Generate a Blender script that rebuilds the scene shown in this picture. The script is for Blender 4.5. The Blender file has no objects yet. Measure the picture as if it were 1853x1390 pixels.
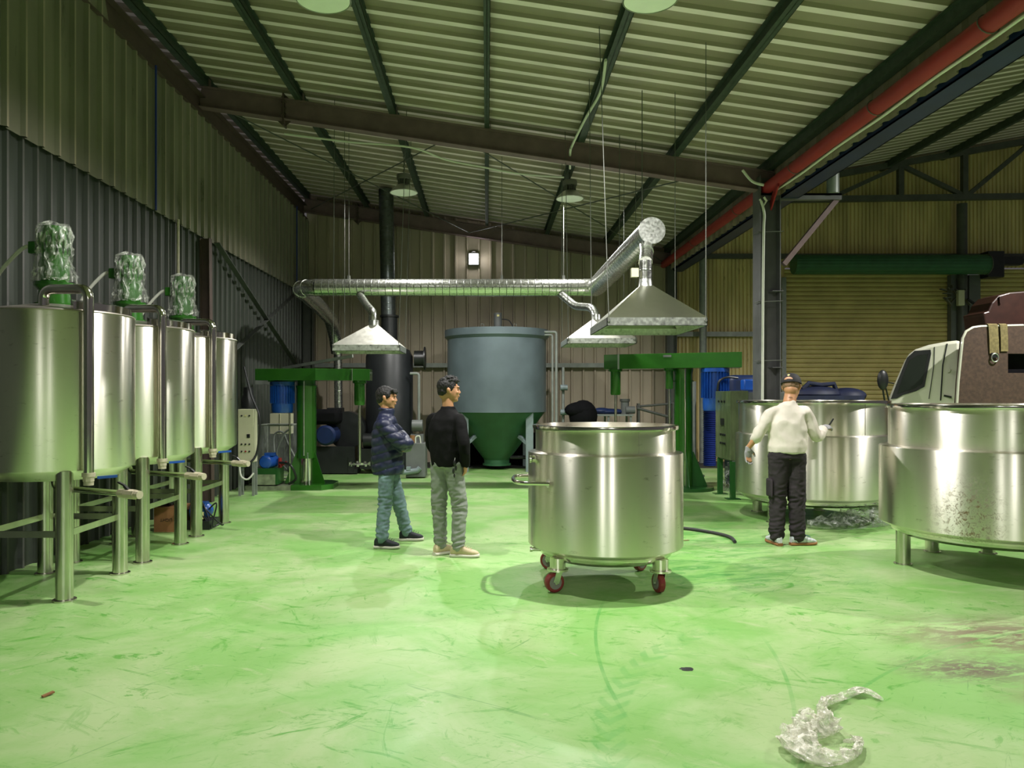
import bpy, math, random
import numpy as np
from mathutils import Vector, Matrix, Quaternion, noise
random.seed(7)
C = bpy.context.scene.collection
R = math.radians
PI = math.pi

# ------------------------------------------------------------------ camera, world, exposure
CAM_Z = 1.55
FPX = 1390.0
cam_d = bpy.data.cameras.new('camera')
cam_d.sensor_width = 36.0
cam_d.lens = FPX / 1853 * 36.0
cam_d.shift_x = 45.5 / 1853
cam_d.shift_y = 21.0 / 1853
cam_d.clip_end = 200
cam = bpy.data.objects.new('camera', cam_d)
cam.location = (0, 0, CAM_Z)
cam.rotation_euler = (R(90), 0, 0)
C.objects.link(cam)
sc = bpy.context.scene
sc.camera = cam
w = bpy.data.worlds.new('world')
sc.world = w
w.use_nodes = True
w.node_tree.nodes['Background'].inputs[0].default_value = (1.0, 0.93, 0.95, 1)
w.node_tree.nodes['Background'].inputs[1].default_value = 0.085
sc.view_settings.view_transform = 'Standard'
sc.view_settings.look = 'None'
sc.view_settings.gamma = 1
sc.view_settings.use_curve_mapping = False
sc.view_settings.exposure = 0.0
sc.cycles.max_bounces = 10
sc.cycles.diffuse_bounces = 5
sc.cycles.glossy_bounces = 5
sc.cycles.transparent_max_bounces = 12
sc.cycles.sample_clamp_indirect = 6.0

LAMP_W = 900.0     # power of each ceiling lamp


def at(px, py, Y):
    """world point seen at a photograph pixel at distance Y"""
    return Vector(((px - 881) / FPX * Y, Y, CAM_Z - (py - 716) / FPX * Y))


# ------------------------------------------------------------------ materials
MATS = {}


def _n(nt, t, **kw):
    n = nt.nodes.new(t)
    for k, v in kw.items():
        setattr(n, k, v)
    return n


def mat(name, col, rough=0.5, metal=0.0, vary=0.12, vscale=6.0, stretch=(1, 1, 1), bump=0.0, bscale=40.0,
        bstretch=(1, 1, 1), spec=0.5, rvary=0.0, aniso=0.0, arot=0.0, emit=None, estr=0.0, dirt=None, dirt_t=0.62, dscale=3.0, coat=0.0,
        dstretch=(1, 1, 1)):
    m = bpy.data.materials.new(name)
    m.use_nodes = True
    nt = m.node_tree
    b = nt.nodes['Principled BSDF']
    L = nt.links.new
    b.inputs['Roughness'].default_value = rough
    b.inputs['Metallic'].default_value = metal
    b.inputs['Specular IOR Level'].default_value = spec
    b.inputs['Coat Weight'].default_value = coat
    tc = _n(nt, 'ShaderNodeTexCoord')
    mp = _n(nt, 'ShaderNodeMapping')
    mp.inputs['Scale'].default_value = stretch
    L(tc.outputs['Object'], mp.inputs['Vector'])
    no = _n(nt, 'ShaderNodeTexNoise')
    no.inputs['Scale'].default_value = vscale
    no.inputs['Detail'].default_value = 6
    L(mp.outputs[0], no.inputs['Vector'])
    rp = _n(nt, 'ShaderNodeMapRange')
    rp.inputs['From Min'].default_value = 0.3
    rp.inputs['From Max'].default_value = 0.7
    rp.inputs['To Min'].default_value = 1 - vary
    rp.inputs['To Max'].default_value = 1 + vary
    L(no.outputs['Fac'], rp.inputs['Value'])
    mx = _n(nt, 'ShaderNodeVectorMath', operation='SCALE')
    mx.inputs[0].default_value = col
    L(rp.outputs[0], mx.inputs['Scale'])
    out = mx.outputs[0]
    if dirt is not None:
        mp2 = _n(nt, 'ShaderNodeMapping')
        mp2.inputs['Scale'].default_value = dstretch
        L(tc.outputs['Object'], mp2.inputs['Vector'])
        n2 = _n(nt, 'ShaderNodeTexNoise')
        n2.inputs['Scale'].default_value = dscale
        n2.inputs['Detail'].default_value = 10
        n2.inputs['Roughness'].default_value = 0.7
        L(mp2.outputs[0], n2.inputs['Vector'])
        r2 = _n(nt, 'ShaderNodeMapRange')
        r2.inputs['From Min'].default_value = dirt_t
        r2.inputs['From Max'].default_value = dirt_t + 0.12
        L(n2.outputs['Fac'], r2.inputs['Value'])
        mm = _n(nt, 'ShaderNodeMix', data_type='RGBA')
        L(r2.outputs[0], mm.inputs[0])
        L(out, mm.inputs[6])
        mm.inputs[7].default_value = (*dirt, 1)
        out = mm.outputs[2]
    L(out, b.inputs['Base Color'])
    if rvary:
        r3 = _n(nt, 'ShaderNodeMapRange')
        r3.inputs['From Min'].default_value = 0.3
        r3.inputs['From Max'].default_value = 0.7
        r3.inputs['To Min'].default_value = max(0.02, rough - rvary)
        r3.inputs['To Max'].default_value = rough + rvary
        L(no.outputs['Fac'], r3.inputs['Value'])
        L(r3.outputs[0], b.inputs['Roughness'])
    if aniso:
        tg = _n(nt, 'ShaderNodeTangent', direction_type='RADIAL', axis='Z')
        L(tg.outputs[0], b.inputs['Tangent'])
        b.inputs['Anisotropic'].default_value = aniso
        b.inputs['Anisotropic Rotation'].default_value = arot
    if bump:
        mp3 = _n(nt, 'ShaderNodeMapping')
        mp3.inputs['Scale'].default_value = bstretch
        L(tc.outputs['Object'], mp3.inputs['Vector'])
        n3 = _n(nt, 'ShaderNodeTexNoise')
        n3.inputs['Scale'].default_value = bscale
        n3.inputs['Detail'].default_value = 4
        L(mp3.outputs[0], n3.inputs['Vector'])
        bp = _n(nt, 'ShaderNodeBump')
        bp.inputs['Strength'].default_value = bump
        bp.inputs['Distance'].default_value = 0.01
        L(n3.outputs['Fac'], bp.inputs['Height'])
        L(bp.outputs[0], b.inputs['Normal'])
    if emit is not None:
        b.inputs['Emission Color'].default_value = (*emit, 1)
        b.inputs['Emission Strength'].default_value = estr
    MATS[name] = m
    return m


M = MATS
mat('stainless', (0.84, 0.80, 0.71), 0.32, 1.0, 0.10, 2.2, (1, 1, 0.25), rvary=0.03, aniso=0.93, arot=0.25,
    dirt=(0.50, 0.47, 0.38), dirt_t=0.60, dscale=7.0, dstretch=(1, 1, 3.0), bump=0.015, bscale=3)
mat('stainless_inside', (0.42, 0.38, 0.34), 0.45, 1.0, 0.10, 3)
mat('stainless_polished', (0.66, 0.64, 0.58), 0.13, 1.0, 0.06, 8)
mat('stainless_leg', (0.58, 0.565, 0.49), 0.24, 1.0, 0.14, 14, (1, 1, 0.3), dirt=(0.28, 0.26, 0.2), dirt_t=0.66, dscale=30)
mat('galvanised', (0.62, 0.63, 0.60), 0.34, 0.85, 0.22, 30, rvary=0.08)
mat('hood_smooth', (0.62, 0.62, 0.54), 0.28, 1.0, 0.08, 3, (1, 1, 0.3))
mat('hood_sheet', (0.66, 0.65, 0.58), 0.42, 0.6, 0.06, 24, rvary=0.05)
mat('galvanised_duct', (0.62, 0.63, 0.59), 0.24, 0.96, 0.12, 30, rvary=0.06, bump=0.06, bscale=7)
mat('flue_dark', (0.16, 0.18, 0.18), 0.33, 0.85, 0.25, 16, bump=0.2, bscale=8)
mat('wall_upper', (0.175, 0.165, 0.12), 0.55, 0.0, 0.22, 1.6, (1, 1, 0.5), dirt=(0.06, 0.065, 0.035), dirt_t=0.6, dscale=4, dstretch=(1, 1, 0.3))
mat('wall_upper_rib_lit', (0.30, 0.25, 0.19), 0.55, 0.0, 0.2, 4, (1, 1, 0.4), dirt=(0.1, 0.09, 0.06), dirt_t=0.62, dscale=8)  # lamplight on the upper wall ribs put into a paler colour
mat('wall_lower_rib_lit', (0.085, 0.083, 0.078), 0.5)  # lit ribs of the lower cladding, brightness painted in
mat('wall_lower', (0.036, 0.043, 0.034), 0.5, 0.0, 0.12, 1.5, (1, 1, 0.3))
mat('wall_far', (0.41, 0.345, 0.26), 0.5, 0.1, 0.16, 2.0, (1, 1, 0.2))
mat('wall_yellow', (0.64, 0.52, 0.25), 0.55, 0.0, 0.22, 3.0, (1, 1, 0.2), dirt=(0.12, 0.09, 0.03), dirt_t=0.62, dscale=6, dstretch=(1, 1, 0.2))
mat('shutter', (0.56, 0.46, 0.18), 0.5, 0.0, 0.14, 2.0)
mat('shutter_green', (0.03, 0.12, 0.055), 0.4, 0.0, 0.15, 4)
mat('roof_crest_lit', (0.84, 0.72, 0.74), 0.5, 0.0, 0.10, 2.0, dirt=(0.2, 0.16, 0.12), dirt_t=0.66, dscale=12)  # light caught by the roof ribs painted in as a paler tone
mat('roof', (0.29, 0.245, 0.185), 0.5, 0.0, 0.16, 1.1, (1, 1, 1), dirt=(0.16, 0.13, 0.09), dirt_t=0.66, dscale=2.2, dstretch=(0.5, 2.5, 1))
mat('purlin', (0.035, 0.052, 0.036), 0.6, 0.0, 0.25, 12, dirt=(0.09, 0.06, 0.04), dirt_t=0.68, dscale=20)
mat('primer', (0.17, 0.11, 0.115), 0.6, 0.0, 0.15, 5)
mat('primer_dark', (0.075, 0.048, 0.042), 0.6, 0.0, 0.15, 5)
mat('steel_dark', (0.075, 0.08, 0.072), 0.5, 0.0, 0.15, 6)
mat('column', (0.105, 0.105, 0.108), 0.5, 0.1, 0.15, 5)
mat('pipe_grey', (0.26, 0.28, 0.26), 0.45, 0.3, 0.15, 8)
mat('red', (0.27, 0.015, 0.015), 0.6, 0.0, 0.10, 5)
mat('blue_gutter', (0.008, 0.018, 0.07), 0.45, 0.0, 0.18, 3)
mat('white_cable', (0.62, 0.63, 0.55), 0.5, 0.0, 0.05)
mat('green', (0.022, 0.12, 0.010), 0.25, 0.0, 0.10, 5, coat=0.3)
mat('green_dark', (0.020, 0.095, 0.020), 0.3, 0.0, 0.10, 5)
mat('green_film', (0.10, 0.13, 0.06), 0.28, 0.0, 0.3, 12, (1, 1, 0.3), coat=0.4, bump=0.5, bscale=9)
mat('green_tank', (0.028, 0.10, 0.045), 0.42, 0.0, 0.14, 3)
mat('grey_tank', (0.135, 0.175, 0.195), 0.38, 0.15, 0.18, 1.6, bump=0.1, bscale=2.5, rvary=0.06)
mat('grey_leg', (0.20, 0.25, 0.26), 0.45, 0.0, 0.12, 6)
mat('blue', (0.010, 0.072, 0.36), 0.33, 0.0, 0.12, 8, coat=0.3)
mat('blue_dark', (0.008, 0.022, 0.09), 0.5, 0.0, 0.15, 8)
mat('blue_deep', (0.010, 0.028, 0.20), 0.5)
mat('navy_cloth', (0.006, 0.010, 0.04), 0.6, 0.0, 0.3, 8)
mat('black', (0.012, 0.013, 0.014), 0.4, 0.0, 0.2, 8)
mat('black_matte', (0.006, 0.006, 0.007), 0.85, 0.0, 0.2, 8, spec=0.1)
mat('black_paint', (0.016, 0.018, 0.02), 0.42, 0.0, 0.2, 4, bump=0.1, bscale=5)
mat('cream', (0.56, 0.55, 0.38), 0.45, 0.0, 0.06, 4)
mat('beige_valve', (0.50, 0.45, 0.33), 0.5, 0.2, 0.15, 20)
mat('grey_box', (0.13, 0.14, 0.135), 0.5, 0.0, 0.12, 5)
mat('concrete', (0.035, 0.037, 0.032), 0.8, 0.0, 0.4, 5)
mat('base_dirty', (0.23, 0.27, 0.17), 0.6, 0.0, 0.35, 12)
mat('carton', (0.26, 0.12, 0.045), 0.75, 0.0, 0.12, 8)
mat('rust', (0.062, 0.034, 0.022), 0.75, 0.0, 0.3, 25, dirt=(0.20, 0.16, 0.10), dirt_t=0.66, dscale=40)
mat('truck_white', (0.62, 0.61, 0.50), 0.3, 0.0, 0.05, 4, coat=0.4)
mat('truck_red', (0.035, 0.012, 0.008), 0.4, 0.0, 0.25, 9)
mat('strap', (0.19, 0.15, 0.06), 0.8, 0.0, 0.3, 30)
mat('glass_dark', (0.02, 0.025, 0.02), 0.06, 0.0, 0.0, spec=0.8)
mat('rubber', (0.03, 0.03, 0.03), 0.6)
mat('caster_red', (0.24, 0.03, 0.035), 0.4, 0.0, 0.1)
mat('zinc', (0.62, 0.63, 0.58), 0.3, 0.9, 0.1, 20)
mat('hub_grey', (0.24, 0.22, 0.22), 0.5)
mat('lamp_shell', (0.55, 0.56, 0.50), 0.3, 0.75, 0.05)
mat('lamp_inner', (0.90, 0.91, 0.86), 0.35, 0.0, 0.03)
mat('lamp_body', (0.17, 0.17, 0.15), 0.5, 0.3, 0.1)
mat('led', (0.9, 0.9, 0.9), 0.5, emit=(0.95, 1.0, 0.92), estr=45.0)
mat('flood_led', (0.9, 0.9, 0.9), 0.5, emit=(0.92, 0.97, 1.0), estr=2.2)
mat('day_gap', (0.5, 0.55, 0.5), 0.5, emit=(0.7, 0.78, 0.7), estr=0.12)
mat('wire', (0.12, 0.125, 0.11), 0.6, 0.2, 0.1)
mat('acrylic_frame', (0.35, 0.38, 0.33), 0.25, 0.3, 0.1)
# people
mat('skin', (0.47, 0.235, 0.12), 0.5, 0.0, 0.06, 12, bump=0.05)
mat('stubble', (0.26, 0.15, 0.09), 0.7, 0.0, 0.1, 20)
mat('hair', (0.005, 0.004, 0.004), 0.6, 0.0, 0.4, 50, bump=0.9, bscale=70, bstretch=(1, 1, 0.5))
mat('navy', (0.009, 0.013, 0.045), 0.45, 0.0, 0.15, 9, bump=0.45, bscale=16)
mat('black_knit', (0.0062, 0.006, 0.0065), 0.85, 0.0, 0.2, 9, spec=0.15, bump=0.4, bscale=13)
mat('cream_knit', (0.66, 0.60, 0.53), 0.85, 0.0, 0.05, 9, spec=0.15, bump=0.5, bscale=9, bstretch=(1, 1, 0.6))
mat('jeans', (0.135, 0.205, 0.225), 0.8, 0.0, 0.30, 16, bump=0.6, bscale=14)
mat('grey_trousers', (0.225, 0.245, 0.215), 0.8, 0.0, 0.10, 9, bump=0.7, bscale=13)
mat('cargo', (0.036, 0.030, 0.034), 0.8, 0.0, 0.2, 9, spec=0.15, bump=0.7, bscale=13)
mat('sole_white', (0.62, 0.60, 0.52), 0.6)
mat('shoe_navy', (0.012, 0.014, 0.022), 0.65, 0.0, 0.3, 50)
mat('shoe_beige', (0.52, 0.42, 0.27), 0.7, 0.0, 0.1, 30)
mat('shoe_white', (0.55, 0.57, 0.60), 0.6, 0.0, 0.35, 40, dirt=(0.03, 0.07, 0.25), dirt_t=0.56, dscale=22)
mat('sole_gum', (0.28, 0.12, 0.04), 0.6)
mat('shoe_blue', (0.02, 0.10, 0.42), 0.6)
mat('glove', (0.30, 0.29, 0.31), 0.85, 0.0, 0.15, 30)
mat('glove_dark', (0.06, 0.045, 0.03), 0.8)
mat('cap', (0.010, 0.009, 0.011), 0.75, 0.0, 0.1)
mat('emblem', (0.62, 0.58, 0.25), 0.6)
mat('ink', (0.03, 0.02, 0.018), 0.6)
mat('eye', (0.02, 0.014, 0.012), 0.2)
mat('lips', (0.30, 0.11, 0.08), 0.5)


def floor_mat():
    m = bpy.data.materials.new('green_floor')
    m.use_nodes = True
    nt = m.node_tree
    L = nt.links.new
    b = nt.nodes['Principled BSDF']
    tc = _n(nt, 'ShaderNodeTexCoord')

    def mapped(rot, scale):
        mp = _n(nt, 'ShaderNodeMapping')
        mp.inputs['Rotation'].default_value = (0, 0, R(rot))
        L(tc.outputs['Object'], mp.inputs['Vector'])
        m2 = _n(nt, 'ShaderNodeMapping')
        m2.inputs['Scale'].default_value = scale
        L(mp.outputs[0], m2.inputs['Vector'])
        return m2.outputs[0]

    def nz(vec, scale, detail=6, rough=0.6, dist=0.0):
        n = _n(nt, 'ShaderNodeTexNoise')
        n.inputs['Scale'].default_value = scale
        n.inputs['Detail'].default_value = detail
        n.inputs['Roughness'].default_value = rough
        n.inputs['Distortion'].default_value = dist
        L(vec, n.inputs['Vector'])
        return n.outputs['Fac']

    def rng(v, a, bb, c=0.0, d=1.0):
        r = _n(nt, 'ShaderNodeMapRange')
        r.inputs['From Min'].default_value = a
        r.inputs['From Max'].default_value = bb
        r.inputs['To Min'].default_value = c
        r.inputs['To Max'].default_value = d
        L(v, r.inputs['Value'])
        return r.outputs[0]

    def mth(op, a, bb=None):
        n = _n(nt, 'ShaderNodeMath', operation=op)
        if isinstance(a, (int, float)):
            n.inputs[0].default_value = a
        else:
            L(a, n.inputs[0])
        if bb is not None:
            if isinstance(bb, (int, float)):
                n.inputs[1].default_value = bb
            else:
                L(bb, n.inputs[1])
        return n.outputs[0]

    def mix(f, a, col):
        mm = _n(nt, 'ShaderNodeMix', data_type='RGBA')
        L(f, mm.inputs[0])
        if isinstance(a, tuple):
            mm.inputs[6].default_value = (*a, 1)
        else:
            L(a, mm.inputs[6])
        mm.inputs[7].default_value = (*col, 1)
        return mm.outputs[2]
    base = mapped(0, (1, 1, 1))
    c = mix(rng(nz(base, 0.9, 8, 0.65, 0.6), 0.42, 0.62), (0.215, 0.43, 0.115), (0.36, 0.49, 0.225))
    # worn pale patches with clear edges
    c = mix(rng(nz(mapped(25, (1, 2.2, 1)), 1.8, 9, 0.7, 1.2), 0.60, 0.66, 0, 0.45), c, (0.46, 0.50, 0.30))
    big = rng(nz(base, 0.55, 5, 0.6, 0.5), 0.40, 0.58, 0.25, 1.0)
    # rubbed saturated green smears in three directions
    for rot, sc_, s, t, amt in ((24, (1, 3.2, 1), 2.2, 0.575, 0.85), (-33, (1, 4, 1), 1.9, 0.585, 0.85), (80, (1, 4, 1), 1.8, 0.60, 0.75), (8, (1, 2.4, 1), 5.5, 0.60, 0.75), (-60, (1, 3, 1), 4.6, 0.62, 0.75), (40, (1, 6, 1), 3.2, 0.64, 0.8)):
        f = rng(nz(mapped(rot, sc_), s, 10, 0.72, 1.3), t, t + 0.06, 0, amt)
        f = mth('MULTIPLY', f, big)
        c = mix(f, c, (0.065, 0.30, 0.022))
    f = rng(nz(mapped(-12, (1, 2.5, 1)), 9, 8, 0.75, 0.8), 0.56, 0.68, 0, 0.35)
    c = mix(f, c, (0.12, 0.33, 0.06))
    # fine scratches
    for rot in (33, -58):
        f = mth('MULTIPLY', big, rng(nz(mapped(rot, (1, 22, 1)), 1.1, 4, 0.6, 1.4), 0.68, 0.70, 0, 0.6))
        c = mix(f, c, (0.05, 0.22, 0.04))
    # brown rust stain to the right
    def blob(cx, cy, rx, ry, col, c, amt, t=0.45, s=3.0):
        vm = _n(nt, 'ShaderNodeMapping')
        vm.inputs['Location'].default_value = (-cx / rx, -cy / ry, 0)
        vm.inputs['Scale'].default_value = (1 / rx, 1 / ry, 0)
        L(tc.outputs['Object'], vm.inputs['Vector'])
        ln = _n(nt, 'ShaderNodeVectorMath', operation='LENGTH')
        L(vm.outputs[0], ln.inputs[0])
        g = rng(ln.outputs['Value'], 0.2, 1.0, 1, 0)
        n = rng(nz(mapped(-15, (1, 3, 1)), s, 10, 0.75, 0.8), t, t + 0.12, 0, amt)
        return mix(mth('MULTIPLY', g, n), c, col)
    c = blob(3.35, 4.95, 1.0, 0.55, (0.16, 0.12, 0.07), c, 1.0, 0.42)
    c = blob(2.75, 4.35, 0.55, 0.28, (0.12, 0.10, 0.06), c, 1.0, 0.40, 9.0)
    c = blob(3.2, 3.95, 0.7, 0.3, (0.20, 0.14, 0.09), c, 0.8, 0.42)
    c = blob(2.0, 6.7, 1.6, 1.0, (0.05, 0.25, 0.04), c, 0.85, 0.47, 2.5)
    c = blob(2.3, 8.5, 1.6, 2.5, (0.07, 0.27, 0.05), c, 0.75, 0.47, 2.0)
    # tyre tracks
    sx = _n(nt, 'ShaderNodeSeparateXYZ')
    L(tc.outputs['Object'], sx.inputs[0])

    def arc(cx, cy, rad, wd, col, c, amt, tread=True, ymin=-9, ymax=9):
        dx = mth('SUBTRACT', sx.outputs[0], cx)
        dy = mth('SUBTRACT', sx.outputs[1], cy)
        d = mth('SQRT', mth('ADD', mth('MULTIPLY', dx, dx), mth('MULTIPLY', dy, dy)))
        e = mth('ABSOLUTE', mth('SUBTRACT', d, rad))
        f = rng(e, wd * 0.8, wd, amt, 0)
        if tread:
            ang = mth('MULTIPLY', mth('ARCTAN2', dy, dx), rad * 40.0)
            zig = mth('MULTIPLY', e, 60.0)
            s = rng(mth('SINE', mth('ADD', ang, zig)), -0.3, 0.3, 0.1, 1)
            f = mth('MULTIPLY', f, s)
        f = mth('MULTIPLY', f, rng(sx.outputs[1], ymin, ymin + 0.4, 0, 1))
        f = mth('MULTIPLY', f, rng(sx.outputs[1], ymax - 0.4, ymax, 1, 0))
        f = mth('MULTIPLY', f, rng(nz(base, 3, 6, 0.7), 0.35, 0.6, 0.25, 1))
        return mix(f, c, col)
    c = arc(3.00, 3.15, 2.47, 0.085, (0.10, 0.35, 0.07), c, 0.6, True, 2.0, 5.2)
    c = arc(6.2, 4.2, 5.55, 0.012, (0.07, 0.30, 0.05), c, 0.7, False, 3.6, 6.0)
    c = arc(-3.5, 5.5, 5.3, 0.012, (0.08, 0.33, 0.06), c, 0.5, False, 3.0, 5.0)
    c = arc(5.0, 1.0, 4.3, 0.012, (0.08, 0.33, 0.06), c, 0.5, False, 2.5, 6.0)
    L(c, b.inputs['Base Color'])
    L(rng(nz(base, 2.2, 6), 0.3, 0.7, 0.30, 0.52), b.inputs['Roughness'])
    b.inputs['Specular IOR Level'].default_value = 0.35
    bp = _n(nt, 'ShaderNodeBump')
    bp.inputs['Strength'].default_value = 0.08
    bp.inputs['Distance'].default_value = 0.01
    L(nz(base, 6, 6), bp.inputs['Height'])
    L(bp.outputs[0], b.inputs['Normal'])
    MATS['green_floor'] = m


floor_mat()


def film_mat(name, lo=0.15, hi=0.95, scale=26, tint=(0.75, 0.78, 0.72), thr=0.42, stretch=(1, 1, 1)):
    m = bpy.data.materials.new(name)
    m.use_nodes = True
    nt = m.node_tree
    L = nt.links.new
    b = nt.nodes['Principled BSDF']
    b.inputs['Base Color'].default_value = (*tint, 1)
    b.inputs['Roughness'].default_value = 0.16
    b.inputs['Specular IOR Level'].default_value = 1.0
    tc = _n(nt, 'ShaderNodeTexCoord')
    n = _n(nt, 'ShaderNodeTexNoise')
    n.inputs['Scale'].default_value = scale
    n.inputs['Detail'].default_value = 8
    n.inputs['Distortion'].default_value = 1.0
    mp = _n(nt, 'ShaderNodeMapping')
    mp.inputs['Scale'].default_value = stretch
    L(tc.outputs['Object'], mp.inputs['Vector'])
    L(mp.outputs[0], n.inputs['Vector'])
    r = _n(nt, 'ShaderNodeMapRange')
    r.inputs['From Min'].default_value = thr
    r.inputs['From Max'].default_value = thr + 0.2
    r.inputs['To Min'].default_value = lo
    r.inputs['To Max'].default_value = hi
    L(n.outputs['Fac'], r.inputs['Value'])
    bp = _n(nt, 'ShaderNodeBump')
    bp.inputs['Strength'].default_value = 1.0
    bp.inputs['Distance'].default_value = 0.02
    L(n.outputs['Fac'], bp.inputs['Height'])
    L(bp.outputs[0], b.inputs['Normal'])
    tr = _n(nt, 'ShaderNodeBsdfTransparent')
    mx = _n(nt, 'ShaderNodeMixShader')
    L(r.outputs[0], mx.inputs[0])
    L(tr.outputs[0], mx.inputs[1])
    L(b.outputs[0], mx.inputs[2])
    L(mx.outputs[0], nt.nodes['Material Output'].inputs['Surface'])
    MATS[name] = m


film_mat('film', 0.10, 0.80, 17, (0.60, 0.62, 0.55), thr=0.50, stretch=(1, 1, 0.45))
film_mat('film_floor', 0.18, 0.95, 16, (0.80, 0.78, 0.66), thr=0.42)
film_mat('film_dark', 0.08, 0.7, 14, (0.35, 0.38, 0.34), thr=0.46)
film_mat('acrylic', 0.06, 0.22, 4, (0.6, 0.65, 0.6), thr=0.45)


# ------------------------------------------------------------------ mesh helpers
class MB:
    def __init__(self):
        self.v = []
        self.f = []

    def add(self, vs, fs):
        o = len(self.v)
        self.v += [tuple(p) for p in vs]
        self.f += [tuple(i + o for i in f) for f in fs]
        return self

    def box(self, x0, x1, y0, y1, z0, z1):
        vs = [(x, y, z) for z in (z0, z1) for y in (y0, y1) for x in (x0, x1)]
        fs = [(0, 2, 3, 1), (4, 5, 7, 6), (0, 1, 5, 4), (2, 6, 7, 3), (0, 4, 6, 2), (1, 3, 7, 5)]
        return self.add(vs, fs)

    def bar(self, p0, p1, w, h, up=(0, 0, 1)):
        p0, p1 = Vector(p0), Vector(p1)
        d = (p1 - p0).normalized()
        u = Vector(up)
        s = d.cross(u)
        if s.length < 1e-4:
            s = d.cross(Vector((0, 1, 0)))
        s.normalize()
        u = s.cross(d).normalized()
        vs = []
        for p in (p0, p1):
            for a, b in ((-1, -1), (1, -1), (1, 1), (-1, 1)):
                vs.append(p + s * (a * w / 2) + u * (b * h / 2))
        return self.add(vs, [(3, 2, 1, 0), (4, 5, 6, 7), (0, 1, 5, 4), (1, 2, 6, 5), (2, 3, 7, 6), (3, 0, 4, 7)])

    def tube(self, pts, r, n=12, cap=True):
        pts = [Vector(p) for p in pts]
        rs = r if isinstance(r, (list, tuple)) else [r] * len(pts)
        m = len(pts)
        d0 = (pts[1] - pts[0]).normalized()
        ref = Vector((0, 0, 1)) if abs(d0.z) < 0.9 else Vector((1, 0, 0))
        u = (ref - d0 * ref.dot(d0)).normalized()
        vs, fs = [], []
        prev = d0
        for i, p in enumerate(pts):
            if i == 0:
                d = d0
            elif i == m - 1:
                d = (pts[i] - pts[i - 1]).normalized()
            else:
                d = ((pts[i + 1] - pts[i]).normalized() + (pts[i] - pts[i - 1]).normalized())
                d = d.normalized() if d.length > 1e-6 else prev
            u = (u - d * u.dot(d))
            u = u.normalized() if u.length > 1e-6 else prev.orthogonal().normalized()
            v = d.cross(u)
            for k in range(n):
                a = 2 * PI * k / n
                vs.append(p + (u * math.cos(a) + v * math.sin(a)) * rs[i])
            prev = d
        for i in range(m - 1):
            for k in range(n):
                a, b = i * n + k, i * n + (k + 1) % n
                fs.append((a, b, b + n, a + n))
        if cap:
            fs.append(tuple(range(n - 1, -1, -1)))
            fs.append(tuple((m - 1) * n + k for k in range(n)))
        return self.add(vs, fs)

    def cyl(self, p0, p1, r, n=24, r1=None):
        return self.tube([p0, p1], [r, r if r1 is None else r1], n)

    def lathe(self, prof, c=(0, 0), n=64, close=False):
        """prof: list of (radius, z) around a vertical axis at c"""
        vs, fs = [], []
        m = len(prof)
        for r, z in prof:
            for k in range(n):
                a = 2 * PI * k / n
                vs.append((c[0] + r * math.cos(a), c[1] + r * math.sin(a), z))
        for i in range(m - 1 if not close else m):
            j = (i + 1) % m
            for k in range(n):
                k2 = (k + 1) % n
                fs.append((i * n + k, i * n + k2, j * n + k2, j * n + k))
        if not close:
            if prof[0][0] > 1e-5:
                fs.append(tuple(range(n - 1, -1, -1)))
            if prof[-1][0] > 1e-5:
                fs.append(tuple((m - 1) * n + k for k in range(n)))
        return self.add(vs, fs)

    def prism(self, poly, axis, a, b):
        """poly in the other two axes, extruded along axis"""
        def P(u, v, t):
            return {'x': (t, u, v), 'y': (u, t, v), 'z': (u, v, t)}[axis]
        n = len(poly)
        vs = [P(u, v, a) for u, v in poly] + [P(u, v, b) for u, v in poly]
        fs = [tuple(range(n)), tuple(range(2 * n - 1, n - 1, -1))]
        for i in range(n):
            j = (i + 1) % n
            fs.append((i, i + n, j + n, j))
        return self.add(vs, fs)

    def ell(self, c, rad, rot=None, nu=16, nv=10):
        c = Vector(c)
        vs, fs = [], []
        for i in range(nv + 1):
            th = PI * i / nv
            for k in range(nu):
                a = 2 * PI * k / nu
                p = Vector((rad[0] * math.sin(th) * math.cos(a), rad[1] * math.sin(th) * math.sin(a), rad[2] * math.cos(th)))
                if rot is not None:
                    p = rot @ p
                vs.append(c + p)
        for i in range(nv):
            for k in range(nu):
                k2 = (k + 1) % nu
                fs.append((i * nu + k, (i + 1) * nu + k, (i + 1) * nu + k2, i * nu + k2))
        return self.add(vs, fs)

    def rings(self, rings, n=24, power=2.4, cap=True):
        """rings: (centre, ax vector, ay vector)"""
        vs, fs = [], []
        for c, ax, ay in rings:
            for k in range(n):
                a = 2 * PI * k / n
                ca, sa = math.cos(a), math.sin(a)
                x = math.copysign(abs(ca) ** (2 / power), ca)
                y = math.copysign(abs(sa) ** (2 / power), sa)
                vs.append(Vector(c) + ax * x + ay * y)
        m = len(rings)
        for i in range(m - 1):
            for k in range(n):
                k2 = (k + 1) % n
                fs.append((i * n + k, i * n + k2, (i + 1) * n + k2, (i + 1) * n + k))
        if cap:
            fs.append(tuple(range(n - 1, -1, -1)))
            fs.append(tuple((m - 1) * n + k for k in range(n)))
        return self.add(vs, fs)

    def mesh(self, name, smooth=35):
        me = bpy.data.meshes.new(name)
        me.from_pydata(self.v, [], self.f)
        me.validate()
        import bmesh
        bm = bmesh.new()
        bm.from_mesh(me)
        bmesh.ops.remove_doubles(bm, verts=bm.verts, dist=1e-5)
        bmesh.ops.recalc_face_normals(bm, faces=bm.faces)
        bm.to_mesh(me)
        bm.free()
        if smooth:
            me.polygons.foreach_set('use_smooth', [True] * len(me.polygons))
            me.set_sharp_from_angle(angle=R(smooth))
        return me

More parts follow.
